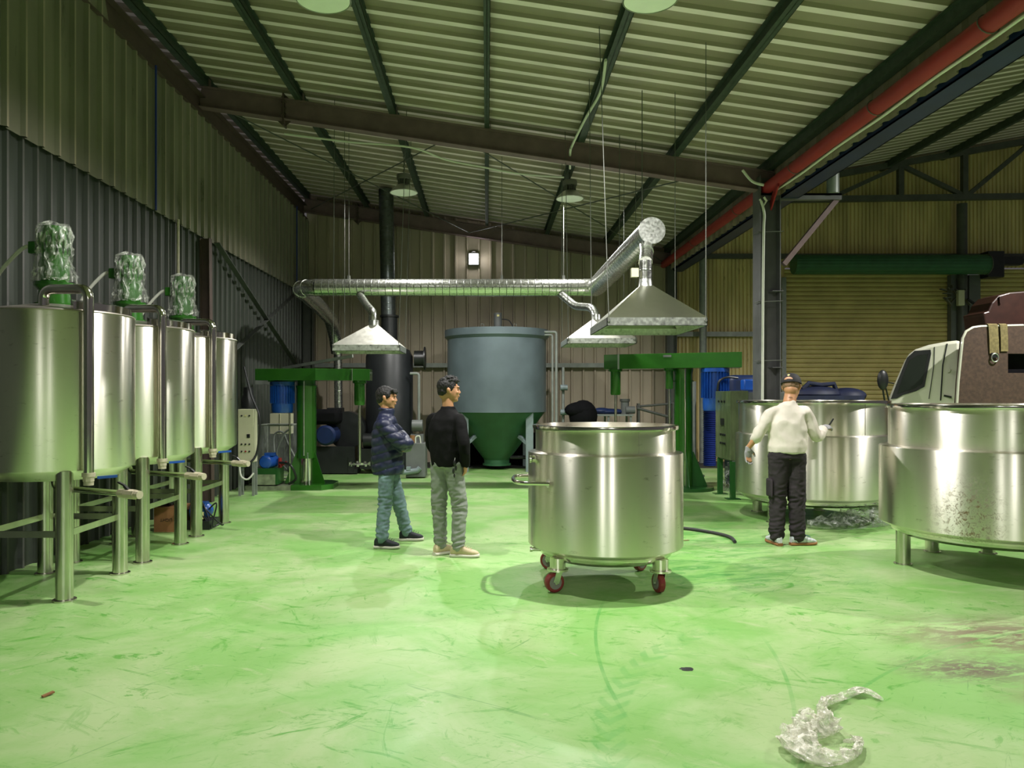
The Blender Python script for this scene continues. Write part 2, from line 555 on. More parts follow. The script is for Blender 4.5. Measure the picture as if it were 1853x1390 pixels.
    def build(self, name, m, parent=None, bevel=0.0, smooth=35):
        me = self.mesh(name, smooth)
        return link(name, me, m, parent, bevel)


def wloc(o):
    p = Vector((0, 0, 0))
    while o is not None:
        p += o.location
        o = o.parent
    return p


def link(name, me, m, parent=None, bevel=0.0):
    if parent is not None:
        me.transform(Matrix.Translation(-wloc(parent)))
    if m is not None:
        me.materials.append(MATS[m] if isinstance(m, str) else m)
    o = bpy.data.objects.new(name, me)
    C.objects.link(o)
    if parent is not None:
        o.parent = parent
    if bevel:
        bv = o.modifiers.new('bevel', 'BEVEL')
        bv.width = bevel
        bv.segments = 2
        bv.limit_method = 'ANGLE'
        bv.angle_limit = R(40)
    return o


def tag(o, label, cat=None, group=None, kind=None):
    o['label'] = label
    if cat:
        o['category'] = cat
    if group:
        o['group'] = group
    if kind:
        o['kind'] = kind
    return o


def thing(name, label, cat, loc=(0, 0, 0), group=None):
    o = bpy.data.objects.new(name, None)
    o.empty_display_size = 0.1
    o.location = loc
    C.objects.link(o)
    return tag(o, label, cat, group)


def struct(o, label=None):
    o['kind'] = 'structure'
    if label:
        o['label'] = label
    return o


def copy_tree(o, parent=None):
    c = o.copy()
    C.objects.link(c)
    c.parent = parent
    for ch in list(o.children):
        copy_tree(ch, c)
    return c


def fillet(pts, rad, n=6):
    """round the corners of a polyline"""
    pts = [Vector(p) for p in pts]
    out = [pts[0]]
    for i in range(1, len(pts) - 1):
        a, b, c = pts[i - 1], pts[i], pts[i + 1]
        da, dc = (a - b), (c - b)
        r = min(rad, da.length * 0.49, dc.length * 0.49)
        p0, p1 = b + da.normalized() * r, b + dc.normalized() * r
        for k in range(n + 1):
            t = k / n
            out.append(p0 * (1 - t) ** 2 + b * 2 * t * (1 - t) + p1 * t * t)
    out.append(pts[-1])
    return out


def catmull(pts, n=8):
    pts = [Vector(p) for p in pts]
    P = [pts[0]] + pts + [pts[-1]]
    out = []
    for i in range(1, len(P) - 2):
        for k in range(n):
            t = k / n
            a, b, c, d = P[i - 1], P[i], P[i + 1], P[i + 2]
            out.append(0.5 * ((2 * b) + (c - a) * t + (2 * a - 5 * b + 4 * c - d) * t * t + (3 * b - a - 3 * c + d) * t ** 3))
    out.append(pts[-1])
    return out


def remeshed(mb, name, voxel, smooth_it=4, smooth_f=0.5, func=None):
    """voxel-union all closed shapes of mb into one continuous surface"""
    me = mb.mesh('tmp', 0)
    o = bpy.data.objects.new('tmp', me)
    C.objects.link(o)
    rm = o.modifiers.new('r', 'REMESH')
    rm.mode = 'VOXEL'
    rm.voxel_size = voxel
    rm.adaptivity = 0
    if smooth_it:
        s = o.modifiers.new('s', 'SMOOTH')
        s.factor = smooth_f
        s.iterations = smooth_it
    dg = bpy.context.evaluated_depsgraph_get()
    dg.update()
    new = bpy.data.meshes.new_from_object(o.evaluated_get(dg))
    bpy.data.objects.remove(o)
    bpy.data.meshes.remove(me)
    new.name = name
    if func is not None:
        nv = len(new.vertices)
        co = np.empty(nv * 3)
        new.vertices.foreach_get('co', co)
        co = co.reshape(-1, 3)
        no = np.empty(nv * 3)
        new.vertex_normals.foreach_get('vector', no)
        no = no.reshape(-1, 3)
        d = func(co, no)
        co2 = co + no * d[:, None]
        new.vertices.foreach_set('co', co2.reshape(-1))
    new.polygons.foreach_set('use_smooth', [True] * len(new.polygons))
    new.update()
    return new


def corrugated(name, m, path0, path1, zlo, zhi, nrm, pitch=0.25, depth=0.03, crest=0.05, base=0.09, rib=None):
    """vertical trapezoidal sheet from path0 to path1 (xy), ribs stand out along nrm; zhi may be a function of (x,y)"""
    a, b = Vector((*path0, 0)), Vector((*path1, 0))
    d = b - a
    ln = d.length
    d.normalize()
    nv = Vector((*nrm, 0))
    prof = []
    t = 0.0
    while t < ln:
        prof += [(t, 0), (min(t + pitch - base, ln), 0), (min(t + pitch - base + (base - crest) / 2, ln), depth),
                 (min(t + pitch - (base - crest) / 2, ln), depth)]
        t += pitch
    prof.append((ln, 0))
    mb = MB()
    vs, fs = [], []
    for s, h in prof:
        p = a + d * s + nv * h
        zt = zhi(p.x, p.y) if callable(zhi) else zhi
        zb = zlo(p.x, p.y) if callable(zlo) else zlo
        vs += [(p.x, p.y, zb), (p.x, p.y, zt)]
    for i in range(len(prof) - 1):
        fs.append((2 * i, 2 * i + 2, 2 * i + 3, 2 * i + 1))
    mb.add(vs, fs)
    me = bpy.data.meshes.new(name)
    me.from_pydata(mb.v, [], mb.f)
    o = link(name, me, m)
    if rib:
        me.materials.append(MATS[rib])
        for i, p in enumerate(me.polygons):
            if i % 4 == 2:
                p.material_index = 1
    return o


# ------------------------------------------------------------------ building shell
ROOF_A, ROOF_M = 5.57, 0.15          # roof underside: z = A - M x


def roof_z(x):
    return ROOF_A - ROOF_M * x


LX = -4.2                            # left wall
BY = 17.9                            # far wall
fl = MB().add([(-4.3, -9, 0), (14, -9, 0), (14, 16.4, 0), (-4.3, 16.4, 0), (14, -9, -0.1), (-4.3, -9, -0.1), (-4.3, 16.4, -0.1), (14, 16.4, -0.1)],
              [(0, 1, 2, 3), (4, 5, 6, 7), (0, 5, 4, 1), (1, 4, 7, 2), (2, 7, 6, 3), (3, 6, 5, 0)]).build('floor', 'green_floor', smooth=0)
struct(fl, 'worn pale green painted floor with darker green scuffs')
f2 = MB().box(-4.3, 14, 16.4, 18.6, -0.1, -0.002).build('floor', 'concrete', smooth=0)
struct(f2, 'dark unpainted concrete strip along the far wall')

struct(corrugated('wall_left', 'wall_lower', (LX, 17.9), (LX, -9), 0.0, 4.1, (1, 0), 0.225, 0.035, 0.028, 0.060, 'wall_lower_rib_lit'), 'lower grey corrugated cladding of the left wall')
struct(corrugated('wall_left', 'wall_upper', (LX + 0.05, 17.9), (LX + 0.05, -9), 3.86, lambda x, y: 5.62 if y > 8.45 else 6.1, (1, 0), 0.27, 0.04, 0.028, 0.065, 'wall_upper_rib_lit'),
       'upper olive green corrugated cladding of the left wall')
struct(corrugated('wall_far', 'wall_far', (LX, BY), (4.3, BY), 0.0, lambda x, y: roof_z(x), (0, -1), 0.27, 0.055, 0.035, 0.065), 'brown grey corrugated far wall')
struct(corrugated('wall_right', 'wall_yellow', (4.3, 18.05), (7.0, 18.05), 0.0, 7.6, (0, -1), 0.09, 0.030, 0.055, 0.085), 'yellow ribbed cladding left of the shutters')
struct(corrugated('wall_right', 'wall_yellow', (7.0, 18.05), (14.0, 18.05), 4.55, 7.6, (0, -1), 0.09, 0.030, 0.055, 0.085), 'yellow ribbed cladding above the shutters')


def roof_sheet(name, y0, y1, x0, x1, zf, m, pitch=0.33, depth=0.04):
    prof = []
    t = y0
    while t < y1:
        prof += [(t, 0), (t + pitch - 0.125, 0), (t + pitch - 0.11, depth), (t + pitch - 0.02, depth)]
        t += pitch
    prof.append((t, 0))
    mb = MB()
    vs, fs = [], []
    for y, h in prof:
        vs += [(x0, y, zf(x0) - h + depth), (x1, y, zf(x1) - h + depth)]
    for i in range(len(prof) - 1):
        fs.append((2 * i, 2 * i + 1, 2 * i + 3, 2 * i + 2))
    me = bpy.data.meshes.new(name)
    me.from_pydata(vs, [], fs)
    o = link(name, me, m)
    me.materials.append(MATS['roof_crest_lit'])
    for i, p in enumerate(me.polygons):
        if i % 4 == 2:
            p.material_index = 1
    return o


def rroof(x):
    return CAM_Z + 3.72 + 0.18 * x


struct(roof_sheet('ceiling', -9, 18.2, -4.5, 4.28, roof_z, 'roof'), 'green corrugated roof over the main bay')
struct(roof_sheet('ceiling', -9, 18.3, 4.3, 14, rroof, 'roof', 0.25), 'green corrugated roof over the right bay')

# purlins of the main bay
S = 1.363
ordn = ['first purlin, tight against the left wall', 'second purlin from the left wall', 'third purlin from the left wall',
        'middle purlin running straight away from the viewer', 'purlin carrying the white conduit', 'sixth purlin, passing over the big right hood', 'last purlin, above the red pipe']
for i in range(7):
    x = -3 * S + i * S
    zb = 5.42 - ROOF_M * x
    mb = MB()
    wv = 0.035 if i == 3 else 0.05
    mb.box(x - 0.003, x + 0.003, -9, 17.7, zb, zb + 0.15)
    mb.box(x - wv, x + wv, -9, 17.7, zb, zb + 0.006)
    mb.box(x - wv, x + wv, -9, 17.7, zb + 0.144, zb + 0.15)
    mb.box(x + wv - 0.006, x + wv, -9, 17.7, zb, zb + 0.03)
    o = mb.build('roof_purlin', 'purlin', smooth=0)
    tag(o, 'dark green steel ' + ordn[i], 'roof beam', 'purlins under the main roof')
# eave beam along left wall
o = MB().box(LX - 0.02, LX + 0.02, -9, 17.6, 5.60, 5.9).box(LX - 0.02, LX + 0.10, -9, 17.6, 5.60, 5.612).box(LX - 0.02, LX + 0.10, -9, 17.6, 5.89, 5.9).build('eave_beam', 'primer_dark', smooth=0)
tag(o, 'dark red-brown eave channel along the top of the left wall', 'roof beam')


def hbeam(mb, p0, p1, w, h, t=0.012, up=(0, 0, 1)):
    p0, p1 = Vector(p0), Vector(p1)
    d = (p1 - p0).normalized()
    s = d.cross(Vector(up)).normalized()
    u = s.cross(d).normalized()
    mb.bar(p0, p1, t, h - 2 * t, up)
    mb.bar(p0 + u * (h / 2 - t / 2), p1 + u * (h / 2 - t / 2), w, t, up)
    mb.bar(p0 - u * (h / 2 - t / 2), p1 - u * (h / 2 - t / 2), w, t, up)


def rafter(y, label, x0=-4.18, x1=4.25):
    t = thing('roof_rafter', label, 'roof beam', (0, y, roof_z(0)), 'rafters across the main bay')
    zc = 5.42 - 0.15
    mb = MB()
    hbeam(mb, (x0, y, zc - ROOF_M * x0), (x1, y, zc - ROOF_M * x1), 0.17, 0.30)
    mb.build('beam', 'primer', t, smooth=0)
    xs = -2.95
    sp = MB()
    zz = zc - ROOF_M * xs
    sp.box(xs - 0.012, xs + 0.012, y - 0.09, y + 0.09, zz - 0.24, zz + 0.22)
    sp.prism([(xs - 0.10, zz - 0.16), (xs + 0.10, zz - 0.16), (xs + 0.01, zz - 0.24), (xs - 0.01, zz - 0.24)], 'y', y - 0.006, y + 0.006)
    sp.prism([(xs - 0.01, zz + 0.22), (xs + 0.01, zz + 0.22), (xs + 0.10, zz + 0.14), (xs - 0.10, zz + 0.16)], 'y', y - 0.006, y + 0.006)
    for k in range(3):
        for s in (-1, 1):
            sp.cyl((xs - 0.035, y + s * 0.05, zz - 0.08 + k * 0.09), (xs + 0.035, y + s * 0.05, zz - 0.08 + k * 0.09), 0.012, 6)
    sp.build('splice_plate', 'primer_dark', t, smooth=0)
    for i in range(7):
        x = -3 * S + i * S
        z = 5.42 - ROOF_M * x
        MB().box(x + 0.05, x + 0.058, y - 0.05, y + 0.03, z - 0.01, z + 0.12).build('purlin_cleat', 'primer', t, smooth=0)
    return t


rafter(11.2, 'brown primed steel rafter spanning the middle of the hall')
rafter(17.55, 'brown primed steel rafter against the far wall')
# purlin top strip at far wall
# columns
o = MB()
hbeam(o, (4.08, 11.2, 0.0), (4.08, 11.2, 4.72), 0.30, 0.30, 0.014, (1, 0, 0))
t = thing('steel_column', 'grey steel column in front of the closed shutter', 'column', (4.08, 11.2, 0))
o.build('shaft', 'column', t, smooth=0)
b = MB()
for z in (3.05, 1.0, 1.95):
    b.box(4.1, 4.26, 11.02, 11.2, z, z + 0.01)
b.build('stiffener', 'column', t, smooth=0)
b = MB()
b.box(3.93, 5.12, 11.08, 11.16, 4.38, 4.47)
b.box(3.93, 5.12, 11.08, 11.20, 4.44, 4.47)
b.build('bracket_arm', 'column', t, smooth=0)
b = MB().bar((5.06, 11.14, 4.38), (4.30, 11.14, 3.45), 0.07, 0.09, (0, 1, 0))
b.build('bracket_brace', 'primer', t, smooth=0)
b = MB()
for z in (2.05, 2.9, 3.9):
    b.tube([(3.90, 11.03, z), (4.26, 11.03, z + 0.01)], 0.006, 6)
    b.tube([(3.90, 11.03, z), (3.90, 11.2, z)], 0.006, 6)
b.build('tie_wire', 'wire', t)
cable = catmull([(3.66, 11.0, 4.78), (3.8, 11.0, 4.62), (3.95, 10.95, 4.55)])
m_ = MB().tube(cable, 0.02, 8)
m_.tube([(3.95, 10.95, 4.38), (3.99, 10.96, 4.33), (3.96, 10.98, 4.27), (3.90, 10.98, 4.36)], 0.016, 8)
m_.tube(catmull([(3.92, 10.98, 4.33), (3.97, 10.99, 4.15), (3.965, 11.0, 3.9), (3.955, 11.0, 3.0), (3.95, 11.01, 1.4)]), 0.019, 8)
tag(m_.build('white_conduit', 'white_cable'), 'white flexible conduit running down the grey column', 'cable')

o = MB()
hbeam(o, (-4.06, 11.2, 0.0), (-4.10, 11.2, 3.84), 0.12, 0.14, 0.012, (1, 0, 0))
tag(o.build('steel_column', 'primer_dark', smooth=0), 'dark brown steel column against the left wall behind the tanks', 'column')
o = MB()
hbeam(o, (-4.06, 17.5, 0.0), (-4.06, 17.5, 3.84), 0.2, 0.22, 0.012, (1, 0, 0))
tag(o.build('steel_column', 'steel_dark', smooth=0), 'dark steel column in the far left corner', 'column')
o = MB()
hbeam(o, (4.2, 17.5, 0.0), (4.2, 17.5, 4.65), 0.2, 0.22, 0.012, (1, 0, 0))
tag(o.build('steel_column', 'steel_dark', smooth=0), 'dark steel column at the right end of the far wall', 'column')

for y, nm in ((9.47, 'thin blue vertical pipe on the upper left wall above the middle tank'), (16.5, 'thin blue vertical pipe on the upper left wall near the far corner')):
    tag(MB().tube([(-4.08, y, 3.84), (-4.08, y, 5.62)], 0.014, 8).build('blue_pipe', 'blue_deep'), nm, 'pipe')
tag(MB().tube([(-4.12, 10.25, 0), (-4.12, 10.25, 3.9)], 0.02, 8).build('vertical_conduit', 'beige_valve'), 'thin tan conduit standing against the lower left wall beside the brown column', 'pipe')
# X bracing on left wall
t = thing('wall_cross_brace', 'rusty brown diagonal cross brace on the left wall', 'brace', (-4.1, 14, 0))
for p0, p1 in (((-4.08, 11.6, 3.86), (-4.08, 16.6, 2.15)), ((-4.08, 16.7, 3.84), (-4.08, 12.3, 2.25))):
    MB().bar(p0, p1, 0.012, 0.09, (1, 0, 0)).build('brace_bar', 'steel_dark', t, smooth=0)
# roof cross bracing rods
for nm, rods in (('left', (((-3.9, 11.3), (-0.4, 17.5)), ((-0.65, 11.3), (-4.0, 17.5)))), ('right', (((-0.2, 11.3), (4.0, 17.5)), ((3.0, 11.3), (-0.4, 17.5))))):
    t = thing('roof_cross_brace', 'crossed thin steel tie rods under the %s half of the far roof bay' % nm, 'brace', (-2 if nm == 'left' else 2, 14, 5))
    for (xa, ya), (xb, yb) in rods:
        MB().tube([(xa, ya, 5.20 - ROOF_M * xa), (xb, yb, 5.20 - ROOF_M * xb)], 0.011, 6).build('tie_rod', 'steel_dark', t)

# red fire pipe
t = thing('red_pipe', 'long red fire pipe running under the right edge of the roof', 'pipe', (4.05, 8, 4.55))
MB().tube([(4.05, -9, 4.55), (4.05, 17.6, 4.55)], 0.082, 20).build('pipe', 'red', t)
for y in (4.3, 6.2, 8.0, 10.1, 12.4, 15.0):
    MB().tube([(4.05 + 0.092 * math.cos(a), y + 0.03 * math.sin(a), 4.55 + 0.092 * math.sin(a)) for a in [k * PI / 8 for k in range(17)]], 0.005, 6).build('hanger_ring', 'wire', t)
MB().bar((4.02, 10.6, 4.5), (4.12, 11.15, 4.30), 0.02, 0.14).build('branch_plate', 'red', t, smooth=0)
t2 = MB().tube(catmull([(4.12, y, 4.475 - (0.015 if k % 2 else 0)) for k, y in enumerate([-2.5, 1, 3, 4.3, 5.2, 6.2, 7.1, 8.0, 9, 10.1, 10.9])]), 0.015, 8)
tag(t2.build('white_conduit', 'white_cable'), 'white conduit tied along the underside of the red pipe', 'cable')
# roof overhang strip (corrugated fascia) and blue gutter
o = corrugated('corrugated_fascia', 'roof', (4.20, -9), (4.20, 17.6), 4.42, 4.88, (-1, 0), 0.33, 0.04, 0.08, 0.14)
tag(o, 'pale green corrugated fascia strip between red pipe and blue gutter', 'fascia')
o = MB().box(4.24, 4.50, -9, 17.7, 4.40, 4.415).box(4.24, 4.255, -9, 17.7, 4.40, 4.75).box(4.485, 4.50, -9, 17.7, 4.40, 5.3).build('roof_gutter', 'blue_gutter', smooth=0)
tag(o, 'deep blue valley gutter running beside the red pipe', 'gutter')
tag(MB().tube([(5.0, 11.1, 4.47), (5.0, 11.1, 6.2)], 0.085, 16).build('downpipe', 'pipe_grey'), 'short grey pipe standing on the column bracket', 'pipe')

# conduit on purlin five and along rafter
o = MB().tube(catmull([(1.30, 8.4, 5.22), (1.36, 9.2, 5.19), (1.30, 10.1, 5.2), (1.22, 10.9, 5.12), (1.20, 11.05, 5.05), (1.3, 12.0, 5.1)]), 0.018, 8)
tag(o.build('white_conduit', 'white_cable'), 'white conduit hanging along the fifth purlin', 'cable')
o = MB().tube(catmull([(-2.9, 11.0, 5.30), (-2.0, 10.98, 5.18), (-1.1, 10.98, 5.10), (-0.6, 11.3, 5.02), (-0.1, 11.5, 4.98), (0.5, 11.7, 4.93), (1.2, 12.0, 4.96)]), 0.014, 8)
tag(o.build('white_conduit', 'white_cable'), 'thin white cable strung under the middle rafter', 'cable')

# ------------------------------------------------------------------ right bay: girts, truss, shutters
for z, x0, x1, nm in ((4.80, 4.3, 14, 'upper grey rail on the yellow wall'), (2.98, 4.3, 6.9, 'lower grey rail on the yellow wall left of the shutter')):
    tag(MB().box(x0, x1, 17.9, 18.0, z - 0.05, z + 0.06).build('wall_rail', 'steel_dark' if z > 4 else 'pipe_grey', smooth=0), nm, 'rail')
for z in (2.25,):
    tag(MB().box(-4.1, 4.2, 17.72, 17.8, z - 0.05, z + 0.05).build('wall_rail', 'pipe_grey', smooth=0), 'grey rail across the brown far wall behind the tanks', 'rail')
t = thing('roof_truss', 'dark steel lattice truss in front of the yellow wall', 'truss', (9, 17.6, 6))
YT = 17.6


def tp(px, py):
    p = at(px, py, YT)
    return p


def tb(a, b, nm, w=0.11):
    MB().bar(tp(*a), tp(*b), w, w, (0, 1, 0)).build(nm, 'steel_dark', t, smooth=0)


tb((1400, 362), (1960, 354), 'bottom_chord', 0.13)
tb((1395, 337), (1960, 238), 'top_chord', 0.13)
for a, b in (((1629, 296), (1629, 357)), ((1745, 276), (1745, 357))):
    tb(a, b, 'post', 0.12)
for a, b in (((1632, 300), (1743, 354)), ((1626, 302), (1508, 356)), ((1860, 262), (1750, 354))):
    tb(a, b, 'diagonal', 0.09)
tag(MB().tube([(10.98, 17.75, 0.0), (10.98, 17.75, 5.98)], 0.11, 16).build('pipe_post', 'steel_dark'), 'dark round post between the two shutters under the truss', 'post')
tag(MB().tube([(4.98, 17.7, 0.0), (4.98, 17.7, 4.85)], 0.085, 16).build('pipe_post', 'pipe_grey'), 'grey round post on the yellow wall behind the right hood', 'post')
# right bay purlins
for x, lab in ((9.19, 'left'), (10.6, 'right')):
    z = rroof(x) - 0.15
    tag(MB().box(x - 0.04, x + 0.04, -9, 17.9, z, z + 0.15).build('roof_purlin', 'purlin', smooth=0), '%s of the two dark purlins under the right bay roof' % lab, 'roof beam', 'purlins under the right bay roof')
for a, b, nm in (((1530, 306), (1590, 297), 'left'), ((1660, 282), (1712, 274), 'middle'), ((1770, 264), (1832, 252), 'right')):
    p, q = at(*a, 17.9), at(*b, 17.9)
    struct(MB().bar(p, q, 0.02, 0.035, (0, 1, 0)).build('window_1' if nm == 'left' else ('window_2' if nm == 'middle' else 'window_3'), 'day_gap', smooth=0), '%s pale light gap under the right bay roof' % nm)
# security camera box
t = thing('junction_box', 'small white control box wrapped in foil on the wall post', 'electrical box', (10.75, 17.5, 3.5))
MB().box(10.72, 10.86, 17.45, 17.55, 3.60, 3.95).build('cover', 'cream', t, smooth=0, bevel=0.01)
mb = MB()
for k in range(14):
    a = Vector((10.45 + random.random() * 0.5, 17.55 + random.random() * 0.1, 3.55 + random.random() * 0.5))
    mb.bar(a, a + Vector((random.uniform(-0.2, 0.2), 0, random.uniform(-0.2, 0.2))), 0.02, 0.09, (0, 1, 0))
mb.build('wrapping', 'wire', t, smooth=0)
tag(MB().tube([(10.95, 17.5, 3.75), (11.4, 17.6, 3.5), (11.75, 17.7, 3.3)], 0.03, 8).build('black_cable', 'black'), 'black cable from the wall box to the shutter motor', 'cable')


def shutter(name, x0, x1, ztop, label):
    zs = 0.0
    prof = []
    p = 0.105
    z = zs
    while z < ztop:
        prof += [(18.0, z), (17.965, z + 0.012), (17.955, z + p * 0.5), (17.97, z + p - 0.01)]
        z += p
    vs, fs = [], []
    for y, z in prof:
        vs += [(x0, y, z), (x1, y, z)]
    for i in range(len(prof) - 1):
        fs.append((2 * i, 2 * i + 1, 2 * i + 3, 2 * i + 2))
    me = bpy.data.meshes.new(name)
    me.from_pydata(vs, [], fs)
    return struct(link(name, me, 'shutter'), label)


shutter('door_1', 6.95, 11.15, 4.45, 'closed yellow roller shutter left of the round post')
shutter('door_2', 11.5, 14.0, 4.45, 'closed yellow roller shutter at the right edge')
t = thing('shutter_drum', 'green rolled shutter drum above the left shutter', 'shutter drum', (9, 17.41, 4.5))
mb = MB()
n = 40
prof = [(0.21 + (0.012 if k % 2 else 0)) for k in range(n)]
vs, fs = [], []
for x in (6.95, 11.35):
    for k in range(n):
        a = 2 * PI * k / n
        vs.append((x, 17.41 + prof[k] * math.cos(a), 4.52 + prof[k] * math.sin(a)))
for k in range(n):
    fs.append((k, (k + 1) % n, n + (k + 1) % n, n + k))
fs += [tuple(range(n)), tuple(range(2 * n - 1, n - 1, -1))]
MB().add(vs, fs).build('drum', 'shutter_green', t)
MB().tube([(11.33, 17.41 + 0.225 * math.cos(a), 4.52 + 0.225 * math.sin(a)) for a in [k * PI / 12 for k in range(25)]], 0.012, 6).build('end_ring', 'wire', t)
tag(MB().box(11.42, 11.8, 17.5, 17.8, 4.25, 4.85).box(11.8, 12.3, 17.6, 17.8, 4.55, 4.75).box(12.3, 12.9, 17.62, 17.76, 4.6, 4.7).build('shutter_motor', 'black', smooth=0, bevel=0.02), 'black motor box between the two shutters', 'motor')
for x0, x1, k in ((10.98 - 0.28, 10.98 - 0.10, 'left'), (11.12, 11.38, 'right')):
    struct(MB().box(x0 + 0.06, x1 + 0.06, 17.8, 17.95, 0, 4.35).build('trim_1' if k == 'left' else 'trim_2', 'grey_box', smooth=0), 'grey guide rail on the %s of the round post' % k)
struct(MB().box(6.86, 6.96, 17.85, 17.97, 0, 4.3).build('trim_3', 'pipe_grey', smooth=0), 'grey guide rail beside the grey column')
for x0, x1, z0, z1 in ((5.95, 6.55, 2.75, 3.9),):
    pass


# ------------------------------------------------------------------ ceiling lamps
def lamp_proto():
    t = thing('high_bay_lamp', '', 'lamp', (0, 0, 0), 'high bay lamps')
    MB().lathe([(0.225, 0.0), (0.222, 0.012), (0.19, 0.05), (0.12, 0.115), (0.085, 0.135), (0.085, 0.142), (0.12, 0.122), (0.195, 0.055), (0.232, 0.006)], n=40, close=True).build('shade', 'lamp_shell', t)
    MB().lathe([(0.219, 0.006), (0.187, 0.048), (0.117, 0.112), (0.082, 0.131)], n=40).build('reflector', 'lamp_inner', t)
    MB().cyl((0, 0, 0.118), (0, 0, 0.126), 0.075, 24).build('led_disc', 'led', t)
    mb = MB()
    for k in range(14):
        a = 2 * PI * k / 14
        mb.bar((0.03 * math.cos(a), 0.03 * math.sin(a), 0.19), (0.10 * math.cos(a), 0.10 * math.sin(a), 0.19), 0.006, 0.11)
    mb.cyl((0, 0, 0.135), (0, 0, 0.25), 0.05, 16)
    mb.build('heat_sink', 'lamp_body', t)
    MB().lathe([(0.0, 0.225), (0.115, 0.225), (0.118, 0.24), (0.118, 0.29), (0.11, 0.305), (0.0, 0.31)], n=28).build('driver_cap', 'lamp_body', t)
    ld = bpy.data.lights.new('lamp_light', 'SPOT')
    ld.energy = LAMP_W
    ld.color = (1.0, 0.985, 0.94)
    ld.spot_size = R(162)
    ld.spot_blend = 0.6
    ld.shadow_soft_size = 0.05
    lo = bpy.data.objects.new('lamp_light', ld)
    C.objects.link(lo)
    lo.parent = t
    lo.location = (0, 0, -0.01)
    return t


lp = lamp_proto()
lamp_spots = [(-1.36, 12.6, 4.87, 'left one of the two high bay lamps hanging over the far tanks', 0.7),
              (1.40, 12.6, 4.77, 'right one of the two high bay lamps hanging over the far tanks', 0.7),
              (1.46, 6.4, 4.84, 'high bay lamp at the top edge of the picture', 1.15),
              (-1.40, 6.4, 4.84, 'high bay lamp over the left tanks, above the picture', 0.68),
              (1.5, -4.9, 4.84, 'high bay lamp behind the viewer to the right', 1.9),
              (-1.4, -4.9, 4.84, 'high bay lamp behind the viewer to the left', 1.9),
              (8.8, 8.5, 6.0, 'added high bay lamp brightening the right bay, outside the picture', 2.8)]  # added lamp with no known source, brightens yellow wall and shutters
for i, (x, y, z, lab, e) in enumerate(lamp_spots):
    o = lp if i == 0 else copy_tree(lp)
    x = math.copysign(1.363, x) if abs(x) < 3 else x
    o.location = (x, y, z)
    o['label'] = lab
    far = y > 10
    lc = (5.41 - ROOF_M * x if x < 3 else CAM_Z + 3.72 + 0.18 * x) - z - 0.30
    MB().tube([(x + 0.012 * math.sin(k * 2.2), y, z + 0.30 + lc * k / 16) for k in range(17)], 0.007, 6).build('suspension_chain', 'steel_dark', o)
    for ch in o.children:
        if ch.type == 'LIGHT':
            if e != 1.0:
                ch.data = ch.data.copy()
            ch.data.energy = LAMP_W * e
# lit flood on far wall
t = thing('wall_floodlight', 'small square white LED floodlight glowing on the far wall', 'lamp', (-0.3, 17.75, 4.6))
MB().box(-0.42, -0.19, 17.74, 17.84, 4.57, 4.84).build('housing', 'lamp_body', t, smooth=0)
for k in range(4):
    MB().box(-0.415, -0.195, 17.71, 17.74, 4.577 + k * 0.066, 4.577 + k * 0.066 + 0.052).build('led_panel', 'flood_led', t, smooth=0, bevel=0.008)
MB().tube([(-0.36, 17.8, 4.84), (-0.33, 17.75, 4.88), (-0.28, 17.75, 4.88), (-0.25, 17.8, 4.84)], 0.01, 6).build('mount_bracket', 'steel_dark', t)
fd = bpy.data.lights.new('flood_light', 'AREA')
fd.energy = 8
fd.size = 0.2
fo = bpy.data.objects.new('flood_light', fd)
fo.rotation_euler = (R(90), 0, 0)
fo.location = (-0.0, -0.08, 0.1)
fo.parent = t
C.objects.link(fo)


# ------------------------------------------------------------------ ducts and hoods
def seamed(mb, p0, p1, r, pitch=0.11, n=24, h=0.0016, ends=True):
    p0, p1 = Vector(p0), Vector(p1)
    ln = (p1 - p0).length
    k = max(1, int(ln / pitch))
    pts, rs = [p0], [r]
    for i in range(1, k):
        t = i / k
        for dt, rr in ((-0.014, r), (-0.004, r), (0, r + h), (0.004, r), (0.014, r)):
            pts.append(p0.lerp(p1, t + dt / ln))
            rs.append(rr)
    pts.append(p1)
    rs.append(r)
    mb.tube(pts, rs, n)


mat('duct_seam', (0.16, 0.17, 0.15), 0.4, 0.8)


def seam_faces(o, lim=0.0065):
    me = o.data
    me.materials.append(MATS['duct_seam'])
    vs_ = [v.co.copy() for v in me.vertices]
    for p in me.polygons:
        if len(p.vertices) == 4:
            q = [vs_[i] for i in p.vertices]
            e = sorted([(q[i] - q[(i + 1) % 4]).length for i in range(4)])
            if e[0] < lim:
                p.material_index = 1


t = thing('exhaust_duct', 'shiny galvanised spiral duct running across the hall above the hoods', 'duct', (0, 12.8, 3.35))
DZ = 3.35
mb = MB()
seamed(mb, (-2.85, 12.8, DZ), (1.62, 12.8, DZ), 0.142, 0.115)
seam_faces(mb.build('cross_run', 'galvanised_duct', t))
mb = MB()
mb.tube(fillet([(1.60, 12.8, DZ), (1.81, 12.82, DZ), (1.825, 12.4, DZ + 0.01)], 0.2), 0.146, 24)
mb.build('elbow', 'galvanised_duct', t)
mb = MB()
seamed(mb, (1.815, 12.62, DZ + 0.005), (1.957, 9.12, DZ + 0.157), 0.155, 0.12)
seam_faces(mb.build('long_run', 'galvanised_duct', t))
tag(MB().cyl((1.957, 9.13, DZ + 0.157), (1.958, 9.10, DZ + 0.158), 0.160, 32).build('end_cap', 'galvanised', t), 'round galvanised end plate')
mb = MB()
for i, a in enumerate((0, 30, 60, 90)):
    pass
pts = [Vector((-2.85 - 0.32 * math.sin(R(a)), 12.8 + 0.32 - 0.32 * math.cos(R(a)), DZ)) for a in range(0, 91, 15)]
